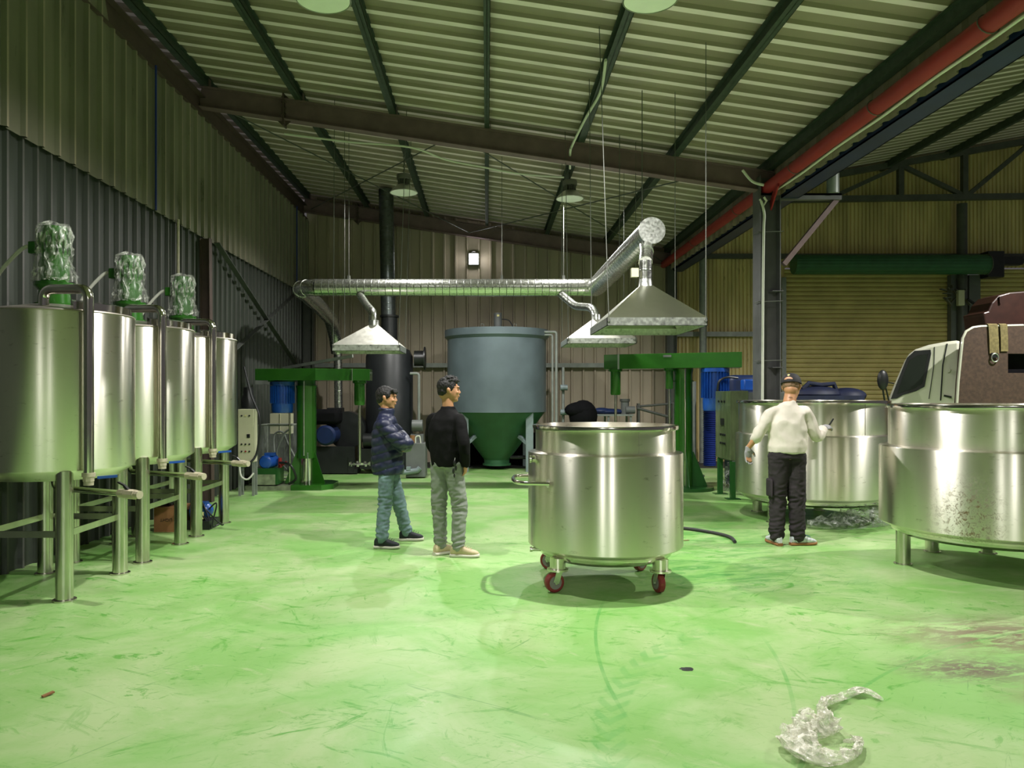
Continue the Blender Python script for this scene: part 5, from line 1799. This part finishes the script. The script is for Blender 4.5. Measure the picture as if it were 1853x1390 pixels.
def head_geo(mb, c, f, up, s=1.0):
    c, f, up = Vector(c), Vector(f).normalized(), Vector(up).normalized()
    side = f.cross(up).normalized()
    up = side.cross(f).normalized()
    rot = Matrix((side, f, up)).transposed()

    def P(a, b, z):
        return c + (side * a + f * b + up * z) * s

    def E(p, r):
        mb.ell(P(*p), tuple(q * s for q in r), rot, 20, 14)
    E((0, -0.012, 0.032), (0.074, 0.094, 0.082))      # cranium
    E((0, 0.018, -0.018), (0.066, 0.074, 0.085))      # face
    E((0, 0.030, -0.072), (0.046, 0.050, 0.040))      # jaw
    E((0, 0.058, -0.092), (0.022, 0.022, 0.018))      # chin
    E((0, -0.03, -0.03), (0.062, 0.07, 0.06))         # nape
    E((0, 0.084, 0.028), (0.045, 0.014, 0.010))       # brow
    E((0.033, 0.068, -0.022), (0.022, 0.020, 0.018))
    E((-0.033, 0.068, -0.022), (0.022, 0.020, 0.018))
    mb.tube([P(0, 0.082, 0.015), P(0, 0.093, -0.006), P(0, 0.101, -0.022), P(0, 0.090, -0.032)], [0.008 * s, 0.008 * s, 0.010 * s, 0.008 * s], 10)
    E((0.012, 0.092, -0.029), (0.009, 0.010, 0.008))
    E((-0.012, 0.092, -0.029), (0.009, 0.010, 0.008))
    E((0, 0.084, -0.052), (0.022, 0.012, 0.006))
    E((0, 0.081, -0.064), (0.020, 0.012, 0.007))
    for sg in (-1, 1):
        E((0.078 * sg, -0.008, 0.0), (0.009, 0.017, 0.027))
        E((0.082 * sg, -0.014, 0.008), (0.010, 0.012, 0.019))
        E((0.073 * sg, -0.002, -0.020), (0.007, 0.010, 0.012))
    return P, rot


def shoe(o_mb, sole_mb, heel, d, ln=0.27, w=0.088, h=0.085):
    d = Vector((*d, 0)).normalized() if len(d) == 2 else Vector(d).normalized()
    s = Vector((-d.y, d.x, 0))
    heel = Vector(heel)
    z = Vector((0, 0, 1))
    ts = [0.0, 0.05, 0.15, 0.3, 0.45, 0.6, 0.75, 0.88, 0.97, 1.0]
    ws = [0.55, 0.75, 0.80, 0.76, 0.80, 0.95, 1.0, 0.86, 0.55, 0.3]
    hs = [0.75, 1.0, 1.10, 1.15, 0.98, 0.78, 0.62, 0.52, 0.38, 0.25]
    rings = []
    for t_, ww, hh in zip(ts, ws, hs):
        c = heel + d * (t_ * ln) + z * (0.022 + h * hh / 2)
        rings.append((c, s * (w / 2 * ww), z * (h * hh / 2)))
    o_mb.rings(rings, 20, 2.6)
    r2 = []
    for t_, ww in zip(ts, ws):
        lift = 0.006 * max(0, t_ - 0.7) / 0.3
        c = heel + d * (t_ * (ln + 0.012) - 0.006) + z * (0.015 + lift)
        r2.append((c, s * (w / 2 * ww + 0.005), z * 0.015))
    sole_mb.rings(r2, 20, 3.5)


def limb(mb, pts, rs, n=16, k=6):
    P = catmull(pts, k)
    m = len(P)
    q = np.interp(np.linspace(0, len(pts) - 1, m), range(len(pts)), rs)
    mb.tube(P, list(q), n)
    mb.ell(P[0], (q[0],) * 3, None, 12, 8)
    mb.ell(P[-1], (q[-1],) * 3, None, 12, 8)


def nz_disp(amp, scale, seed=0.0, zs=1.0):
    def f(co, no):
        out = np.empty(len(co))
        for i, p in enumerate(co):
            out[i] = noise.noise(Vector((p[0] * scale, p[1] * scale, p[2] * scale * zs + seed))) * amp
        return out
    return f


def folds(amp, sc_, seed):
    def f(co, no):
        out = np.empty(len(co))
        for i, p in enumerate(co):
            q = Vector((p[0] * sc_ + p[2] * 2.2, p[1] * sc_, p[2] * sc_ * 0.75 - p[0] * 2.0 + seed))
            out[i] = amp * (0.35 - abs(noise.noise(q)) * 1.6 + 0.35 * noise.noise(q * 2.7))
        return out
    return f


def person(name, label, root, J, style):
    """J: joints relative to the root; style: materials and sizes"""
    Rt = Vector((*root, 0))
    W = {k: Vector(v) + Rt for k, v in J.items() if isinstance(v, tuple) and len(v) == 3 and k not in ('fb', 'fh', 'up')}
    fb = Vector(J['fb']).normalized()
    fh = Vector(J['fh']).normalized()
    sd = fb.cross(Vector((0, 0, 1))).normalized()      # towards the person's right
    t = thing(name, label, 'person', tuple(Rt))
    g = style
    # ---- body (skin), one continuous surface
    mb = MB()
    P, rot = head_geo(mb, W['head'], fh, J.get('up', (0, 0, 1)), g.get('hs', 1.0))
    nr = g.get('neck_r', 0.056)
    mb.tube([W['neck'] - Vector((0, 0, 0.07)), W['neck'], W['head'] - Vector((0, 0, 0.05)) - fh * 0.02], [nr * 1.1, nr, nr * 0.97], 16)
    ch, pv = W['chest'], W['pelvis']
    nk = W['neck']
    mb.rings([(pv - Vector((0, 0, 0.08)), sd * 0.115, fb * 0.08), (pv, sd * 0.125, fb * 0.082), (pv.lerp(ch, 0.4), sd * 0.125, fb * 0.09), (ch, sd * 0.15, fb * 0.10), (ch.lerp(nk, 0.6), sd * 0.14, fb * 0.08), (nk - Vector((0, 0, 0.03)), sd * 0.06, fb * 0.055)], 20)
    for S_ in 'LR':
        limb(mb, [W['sh' + S_], W['el' + S_], W['wr' + S_]], [0.045, 0.036, 0.025])
        limb(mb, [W['hip' + S_], W['kn' + S_], W['an' + S_]], [0.07, 0.05, 0.035])
        hd, pn, th, cu = J['hand' + S_]
        hand(mb, W['wr' + S_], hd, pn, th, cu, 0.95)
    body = link('body', remeshed(mb, 'body', 0.0062, 3, 0.5), 'skin', t)
    # ---- eyes and brows
    s_ = g.get('hs', 1.0)
    for sg in (-1, 1):
        MB().ell(P(0.030 * sg, 0.083, 0.003), (0.013 * s_, 0.006 * s_, 0.0045 * s_), rot, 12, 8).build('eye', 'eye', t)
        MB().ell(P(0.031 * sg, 0.090, 0.022), (0.018 * s_, 0.006 * s_, 0.0035 * s_), rot, 12, 8).build('eyebrow', 'hair', t)
    MB().ell(P(0, 0.088, -0.058), (0.019 * s_, 0.009 * s_, 0.0065 * s_), rot, 12, 8).build('mouth', 'lips', t)
    # ---- hair
    if g['hair'] != 'none':
        hb = MB()

        def HE(p, r):
            hb.ell(P(*p), tuple(q * s_ for q in r), rot, 24, 16)
        if g['hair'] == 'fringe':
            HE((0, -0.022, 0.040), (0.083, 0.098, 0.085))
            HE((0, -0.052, 0.000), (0.074, 0.062, 0.075))
            HE((0, 0.052, 0.066), (0.058, 0.040, 0.032))
            for a in (-0.05, -0.025, 0.0, 0.025, 0.05):
                hb.tube([P(a, 0.070, 0.085), P(a * 1.1, 0.092, 0.055), P(a * 1.15 + 0.005, 0.093, 0.028 + abs(a) * 0.3)], [0.018 * s_, 0.011 * s_, 0.003], 8)
            for sg in (-1, 1):
                HE((0.066 * sg, 0.014, 0.030), (0.016, 0.034, 0.036))
        elif g['hair'] == 'tousled':
            HE((0, -0.020, 0.045), (0.083, 0.097, 0.083))
            HE((0, -0.052, 0.002), (0.072, 0.060, 0.070))
            HE((0, 0.045, 0.088), (0.060, 0.046, 0.034))
            rnd = random.Random(3)
            for k in range(34):
                a = rnd.uniform(0, 2 * PI)
                e = rnd.uniform(0.25, 1.4)
                p0 = (0.075 * math.cos(a) * math.cos(e), -0.012 + 0.09 * math.sin(a) * math.cos(e), 0.05 + 0.075 * math.sin(e))
                hb.tube([P(*p0), P(p0[0] * 1.08 + rnd.uniform(-.01, .01), p0[1] * 1.08 + 0.018, p0[2] + 0.014), P(p0[0] * 1.05, p0[1] * 1.1 + 0.036, p0[2] + 0.010)], [0.014 * s_, 0.010 * s_, 0.003], 6)
            for sg in (-1, 1):
                HE((0.066 * sg, 0.010, 0.032), (0.014, 0.026, 0.040))
        elif g['hair'] == 'shaved':
            HE((0, -0.028, 0.020), (0.0755, 0.0835, 0.065))
        link('hair', remeshed(hb, 'hair', 0.006, 1, 0.4, nz_disp(0.004, 60, 2.0)), g.get('hair_m', 'hair'), t)
    # ---- top garment
    mb = MB()
    aw = g.get('arm', (0.062, 0.056, 0.045))
    tw = g['torso']
    hem = W['hem']
    n0 = nk + Vector((0, 0, g.get('collar', 0.015)))
    rings = []
    for c, a, b in ((hem, tw[0]), (hem.lerp(pv.lerp(ch, 0.35), 0.5), tw[1]), (pv.lerp(ch, 0.5), tw[2]), (ch, tw[3]), (ch.lerp(nk, 0.55), tw[4]), (ch.lerp(nk, 0.80), tw[5]), (nk - Vector((0, 0, 0.01)), tw[6]), (n0, tw[7])) if False else []:
        pass
    cs = [hem, hem.lerp(ch, 0.22), hem.lerp(ch, 0.5), ch, ch.lerp(nk, 0.5), ch.lerp(nk, 0.78), nk - Vector((0, 0, 0.005)), n0]
    for c, (a, b) in zip(cs, tw):
        rings.append((c, sd * a, fb * b))
    # resample for smoothness
    big = []
    for i in range(len(rings) - 1):
        for k in range(5):
            u = k / 5
            big.append((rings[i][0].lerp(rings[i + 1][0], u), rings[i][1].lerp(rings[i + 1][1], u), rings[i][2].lerp(rings[i + 1][2], u)))
    big.append(rings[-1])
    mb.rings(big, 28, 2.3)
    for S_ in 'LR':
        fr = g.get('sleeve' + S_, 1.0)
        e = W['el' + S_].lerp(W['wr' + S_], fr)
        ins = W['sh' + S_].lerp(ch.lerp(nk, 0.55), 0.35)
        trp = nk - Vector((0, 0, 0.055))
        mb.tube([trp, trp.lerp(W['sh' + S_], 0.5) + Vector((0, 0, 0.004)), W['sh' + S_]], [0.058, 0.055, aw[0] * 0.9], 16)
        limb(mb, [ins, W['sh' + S_], W['el' + S_], e], [aw[0], aw[0], aw[1], aw[2] + (aw[1] - aw[2]) * (1 - fr)])
    top = link('jacket' if g['top_name'] == 'jacket' else g['top_name'], remeshed(mb, 'top', 0.009, g.get('tsm', 6), 0.5, g.get('tdisp')), g['top_m'], t)
    # ---- trousers
    mb = MB()
    lw = g.get('leg', (0.098, 0.066, 0.052))
    wst = W['waist']
    rr_ = [(wst, sd * g['waist_w'][0], fb * g['waist_w'][1]), (pv, sd * g['hip_w'][0], fb * g['hip_w'][1]), (pv - Vector((0, 0, 0.07)), sd * g['hip_w'][0] * 0.98, fb * g['hip_w'][1])]
    mb.rings(rr_, 24, 2.5)
    for S_ in 'LR':
        limb(mb, [W['hip' + S_], W['hip' + S_].lerp(W['kn' + S_], 0.5), W['kn' + S_], W['kn' + S_].lerp(W['an' + S_], 0.5), W['an' + S_] + Vector((0, 0, 0.0))],
             [lw[0], lw[0] * 0.88, lw[1], lw[1] * 0.95, lw[2]])

    def wr(co, no):
        out = np.zeros(len(co))
        kz = [W['knL'].z, W['knR'].z]
        az = W['anL'].z
        for i, p in enumerate(co):
            z = p[2]
            a = 0.010 * math.exp(-((z - kz[0]) / 0.14) ** 2) + 0.013 * math.exp(-((z - az - 0.04) / 0.10) ** 2) + 0.005
            v = noise.noise(Vector((p[0] * 10 + z * 9, p[1] * 10, z * 22 - p[0] * 8)))
            out[i] = a * (1 - 2 * abs(v)) * 1.0
        return out
    tr = link('trousers', remeshed(mb, 'trousers', 0.009, 5, 0.5, wr), g['leg_m'], t)
    for S_ in 'LR':
        a = W['an' + S_]
        fd = Vector((*J['foot' + S_], 0)).normalized()
        heel = Vector((a.x, a.y, 0)) - fd * 0.075
        o_, s2 = MB(), MB()
        shoe(o_, s2, heel, fd, g.get('shoe_len', 0.27))
        ob = o_.build('shoe', g['shoe_m'], t)
        s2.build('sole', g['sole_m'], ob)
        lace = MB()
        side = Vector((-fd.y, fd.x, 0))
        for k in range(4):
            c = heel + fd * (0.135 + 0.022 * k) + Vector((0, 0, 0.112 - 0.009 * k))
            lace.tube([c - side * 0.025, c + Vector((0, 0, 0.006)), c + side * 0.025], 0.003, 5)
        lace.build('laces', g.get('lace_m', g['shoe_m']), ob)
    return t, W, P, rot, sd, fb


# left man: navy padded jacket, arms crossed, seen from his right side
def quilt(co, no):
    out = np.zeros(len(co))
    for i, p in enumerate(co):
        ph = (p[2] - 0.05 * math.sin(p[0] * 6)) / 0.088
        v = abs(math.sin(ph * PI))
        out[i] = 0.013 * (v ** 0.45) - 0.008 + 0.004 * noise.noise(Vector((p[0] * 22, p[1] * 22, p[2] * 22)))
    return out


JA = dict(fb=(1, -0.05, 0), fh=(1, -0.12, -0.02), pelvis=(-0.02, 0, 0.86), waist=(-0.02, 0, 0.93), chest=(-0.045, 0, 1.16), neck=(-0.035, 0, 1.365), head=(-0.03, 0, 1.525), hem=(-0.015, 0, 0.735),
          shR=(-0.035, -0.150, 1.25), shL=(-0.035, 0.150, 1.25), elR=(0.115, -0.185, 1.075), elL=(0.13, 0.18, 1.07), wrR=(0.17, 0.03, 1.02), wrL=(0.19, -0.06, 1.05),
          hipR=(-0.02, -0.08, 0.84), hipL=(-0.02, 0.08, 0.84), knR=(-0.035, -0.13, 0.45), knL=(0.075, 0.12, 0.44), anR=(-0.055, -0.21, 0.10), anL=(0.15, 0.21, 0.10),
          handR=((0.1, 1, 0.1), (-1, 0, 0.2), (0, 0, 1), 0.5), handL=((-0.1, -0.9, -0.35), (-1, 0, 0), (0, 0, 1), 0.6),
          footR=(1, -0.12), footL=(1, 0.05))
GA = dict(hs=1.03, hair='fringe', top_name='padded_jacket', top_m='navy', leg_m='jeans', shoe_m='shoe_navy', sole_m='sole_white', lace_m='black',
          torso=[(0.172, 0.160), (0.178, 0.165), (0.180, 0.158), (0.175, 0.138), (0.165, 0.118), (0.12, 0.09), (0.075, 0.078), (0.078, 0.082)],
          arm=(0.078, 0.072, 0.062), collar=0.055, tdisp=quilt, tsm=5, waist_w=(0.14, 0.105), hip_w=(0.142, 0.108), leg=(0.086, 0.066, 0.052), shoe_len=0.255)
pa, WA, PA_, rotA, sdA, fbA = person('person', 'person in a navy padded jacket and jeans, arms crossed, facing right', (-1.01, 8.0), JA, GA)

# centre man: black bomber, seen from behind, looking right
JB = dict(fb=(0.62, 0.78, 0), fh=(1, 0.10, 0.04), pelvis=(-0.055, 0, 0.93), waist=(-0.055, 0, 1.0), chest=(-0.075, 0, 1.22), neck=(-0.045, 0, 1.425), head=(-0.035, 0, 1.60), hem=(-0.05, 0, 0.865),
          shR=(0.07, -0.11, 1.30), shL=(-0.205, 0.12, 1.30), elR=(0.115, -0.185, 1.08), elL=(-0.225, 0.20, 1.08), wrR=(0.125, -0.11, 0.895), wrL=(-0.16, 0.27, 0.92),
          hipR=(0.005, -0.05, 0.90), hipL=(-0.125, 0.055, 0.90), knR=(0.065, -0.04, 0.48), knL=(-0.135, 0.05, 0.48), anR=(0.055, -0.07, 0.10), anL=(-0.12, 0.04, 0.10),
          handR=((0.0, 0.35, -0.9), (-0.8, 0.2, 0), (0.5, 0.8, 0), 0.6), handL=((0.5, 0.4, -0.7), (0.6, -0.6, 0), (0.5, 0.5, 0.5), 0.5),
          footR=(1, -0.12), footL=(0.75, 0.65))
GB = dict(hair='tousled', top_name='bomber_jacket', top_m='black_knit', leg_m='grey_trousers', shoe_m='shoe_beige', sole_m='sole_white', lace_m='shoe_beige',
          torso=[(0.164, 0.124), (0.175, 0.130), (0.178, 0.128), (0.188, 0.125), (0.182, 0.110), (0.125, 0.085), (0.068, 0.068), (0.062, 0.064)],
          arm=(0.062, 0.055, 0.042), collar=0.02, hs=1.04, tdisp=folds(0.010, 7, 4.0), tsm=4, waist_w=(0.135, 0.10), hip_w=(0.155, 0.115), leg=(0.097, 0.068, 0.050), shoe_len=0.275)
pb, WB, PB_, rotB, sdB, fbB = person('person', 'person in a black bomber jacket and grey trousers looking right, seen from behind', (-0.33, 7.45), JB, GB)
# waistband rib and keys
MB().rings([(WB['hem'] + Vector((0, 0, 0.0)), sdB * 0.148, fbB * 0.112), (WB['hem'] + Vector((0, 0, 0.06)), sdB * 0.155, fbB * 0.118)], 32).build('waistband', 'black_matte', pb)
kp = WB['hipR'] + sdB * 0.085 - fbB * 0.075 + Vector((0, 0, -0.02))
ks = MB().ell(kp + Vector((0, 0, 0.03)), (0.016, 0.016, 0.03)).ell(kp + Vector((-0.012, 0, -0.045)), (0.012, 0.010, 0.028)).ell(kp + Vector((0.012, 0.002, -0.02)), (0.010, 0.010, 0.024)).ell(kp + Vector((-0.004, 0, -0.09)), (0.008, 0.004, 0.02)).build('key_bunch', 'black', pb)
MB().tube([WB['hipR'] + sdB * 0.085 - fbB * 0.07 + Vector((0, 0, 0.06)), kp + Vector((0, 0, 0.05))], 0.004, 6).build('key_ring', 'zinc', ks)

# right man: cream sweatshirt, cap, working at the pot
JC = dict(fb=(0.10, 1, 0), fh=(0.55, 0.80, -0.22), up=(0.05, 0.2, 1), pelvis=(-0.05, 0, 0.97), waist=(-0.05, 0, 1.04), chest=(-0.035, 0.01, 1.26), neck=(-0.01, 0.03, 1.485), head=(0.035, 0.085, 1.635), hem=(-0.05, 0, 0.955),
          shR=(0.150, 0.0, 1.36), shL=(-0.200, 0.02, 1.365), elR=(0.27, 0.02, 1.13), elL=(-0.335, 0.02, 1.15), wrR=(0.415, 0.19, 1.20), wrL=(-0.42, 0.09, 1.00),
          hipR=(0.045, 0, 0.92), hipL=(-0.135, 0, 0.92), knR=(0.055, 0.0, 0.48), knL=(-0.135, 0.02, 0.48), anR=(0.055, -0.02, 0.10), anL=(-0.155, 0.0, 0.10),
          handR=((0.75, 0.55, 0.22), (-0.2, 0.3, -0.9), (-0.3, 0.6, 0.3), 0.7), handL=((0.0, 0.05, -1), (0.3, -0.9, 0), (0.9, 0.3, 0), 0.35),
          footR=(1, 0.1), footL=(-0.12, 1))
GC = dict(hair='shaved', hair_m='stubble', top_name='sweatshirt', top_m='cream_knit', leg_m='cargo', shoe_m='shoe_white', sole_m='sole_gum', lace_m='shoe_blue',
          torso=[(0.188, 0.138), (0.196, 0.146), (0.186, 0.134), (0.190, 0.125), (0.180, 0.106), (0.120, 0.082), (0.070, 0.068), (0.062, 0.062)],
          hs=1.10, neck_r=0.064, arm=(0.066, 0.060, 0.048), collar=0.012, sleeveL=0.35, sleeveR=0.80, tdisp=folds(0.018, 5.5, 1.0), tsm=3, waist_w=(0.155, 0.11), hip_w=(0.175, 0.125), leg=(0.105, 0.080, 0.066), shoe_len=0.275)
pc, WC, PC_, rotC, sdC, fbC = person('person', 'person in a cream sweatshirt, black cap and grey gloves working at the pot', (3.165, 7.98), JC, GC)
# cap
s_ = 1.0
mb = MB()
capb = MB()
vs, fs = [], []
nu, nv = 28, 10
for i in range(nv + 1):
    e = PI / 2 * i / nv
    for k in range(nu):
        a = 2 * PI * k / nu
        vs.append(PC_(0.094 * math.cos(e) ** 0.75 * math.cos(a), -0.016 + 0.112 * math.cos(e) ** 0.75 * math.sin(a), 0.030 + 0.102 * math.sin(e)))
for i in range(nv):
    for k in range(nu):
        k2 = (k + 1) % nu
        fs.append((i * nu + k, i * nu + k2, (i + 1) * nu + k2, (i + 1) * nu + k))
fs.append(tuple(range(nu - 1, -1, -1)))
cap = MB().add(vs, fs).build('cap', 'cap', pc)
vs, fs = [], []
for k in range(17):
    a = R(20 + 140 * k / 16)
    vs += [PC_(0.084 * math.cos(a), -0.016 + 0.104 * math.sin(a), 0.036), PC_(0.084 * math.cos(a), -0.016 + 0.104 * math.sin(a) + 0.075 * math.sin((a - R(20)) / R(140) * PI), 0.028 - 0.012 * math.sin((a - R(20)) / R(140) * PI))]
bv = []
for p in vs:
    bv.append(p + Vector((0, 0, 0.006)))
nn = len(vs)
for k in range(16):
    a = 2 * k
    fs += [(a, a + 2, a + 3, a + 1), (nn + a, nn + a + 1, nn + a + 3, nn + a + 2), (a + 1, a + 3, nn + a + 3, nn + a + 1)]
MB().add(vs + bv, fs).build('cap_brim', 'cap', cap)


def on_cap(a_deg, e_deg, off=0.002):
    a, e = R(a_deg), R(e_deg)
    k = 1 + off / 0.09
    return PC_(0.094 * k * math.cos(e) ** 0.75 * math.cos(a), -0.016 + 0.112 * k * math.cos(e) ** 0.75 * math.sin(a), 0.030 + 0.102 * k * math.sin(e))


# strap opening at the back of the cap (skin shows)
vs = [on_cap(-90 + 24 * math.cos(u), 11 + 15 * max(0, math.sin(u)), 0.003) for u in [k * PI / 10 for k in range(11)]]
vs += [on_cap(-90, 14, 0.003)]
MB().add(vs, [(k, k + 1, 11) for k in range(10)]).build('cap_opening', 'skin', cap)
vs = []
for k in range(16):
    u = 2 * PI * k / 16
    r_ = 8.0 * (1.15 if k % 4 == 0 else (0.62 if k % 2 else 0.95))
    vs.append(on_cap(-90 + r_ * 1.2 * math.cos(u), 38 + r_ * math.sin(u), 0.004))
vs.append(on_cap(-90, 38, 0.006))
MB().add(vs, [(k, (k + 1) % 16, 16) for k in range(16)]).build('cap_emblem', 'emblem', cap)
# gloves
for S_, key in (('L', 'handL'), ('R', 'handR')):
    gm = MB()
    hd, pn, th, cu = JC[key]
    hand(gm, WC['wr' + S_] + Vector(hd).normalized() * 0.002, hd, pn, th, cu, 1.10)
    link('glove', remeshed(gm, 'glove', 0.005, 1, 0.4), 'glove', pc)
MB().bar(WC['wrR'] + Vector((0.085, 0.06, 0.03)), WC['wrR'] + Vector((0.15, 0.10, 0.10)), 0.012, 0.012).build('hand_tool', 'black', pc)
tat = MB()
nb = WC['neck'] + Vector((0, 0, 0.045))
for k in range(5):
    a = R(-100 + 7 * k - 14)
    p = nb + Vector((0.0585 * math.cos(a), 0.0585 * math.sin(a), 0.004 * (k % 2)))
    tat.ell(p, (0.0035, 0.0012, 0.005))
tat.build('neck_tattoo', 'ink', pc)
for x, z in ((0.115, 0.62), (-0.225, 0.60)):
    MB().box(WC['pelvis'].x + x + 0.03, WC['pelvis'].x + x + 0.065, WC['pelvis'].y - 0.07, WC['pelvis'].y + 0.07, z - 0.10, z + 0.09).build('cargo_pocket', 'cargo', pc, bevel=0.02)
for q in (pa, pb, pc):
    pass
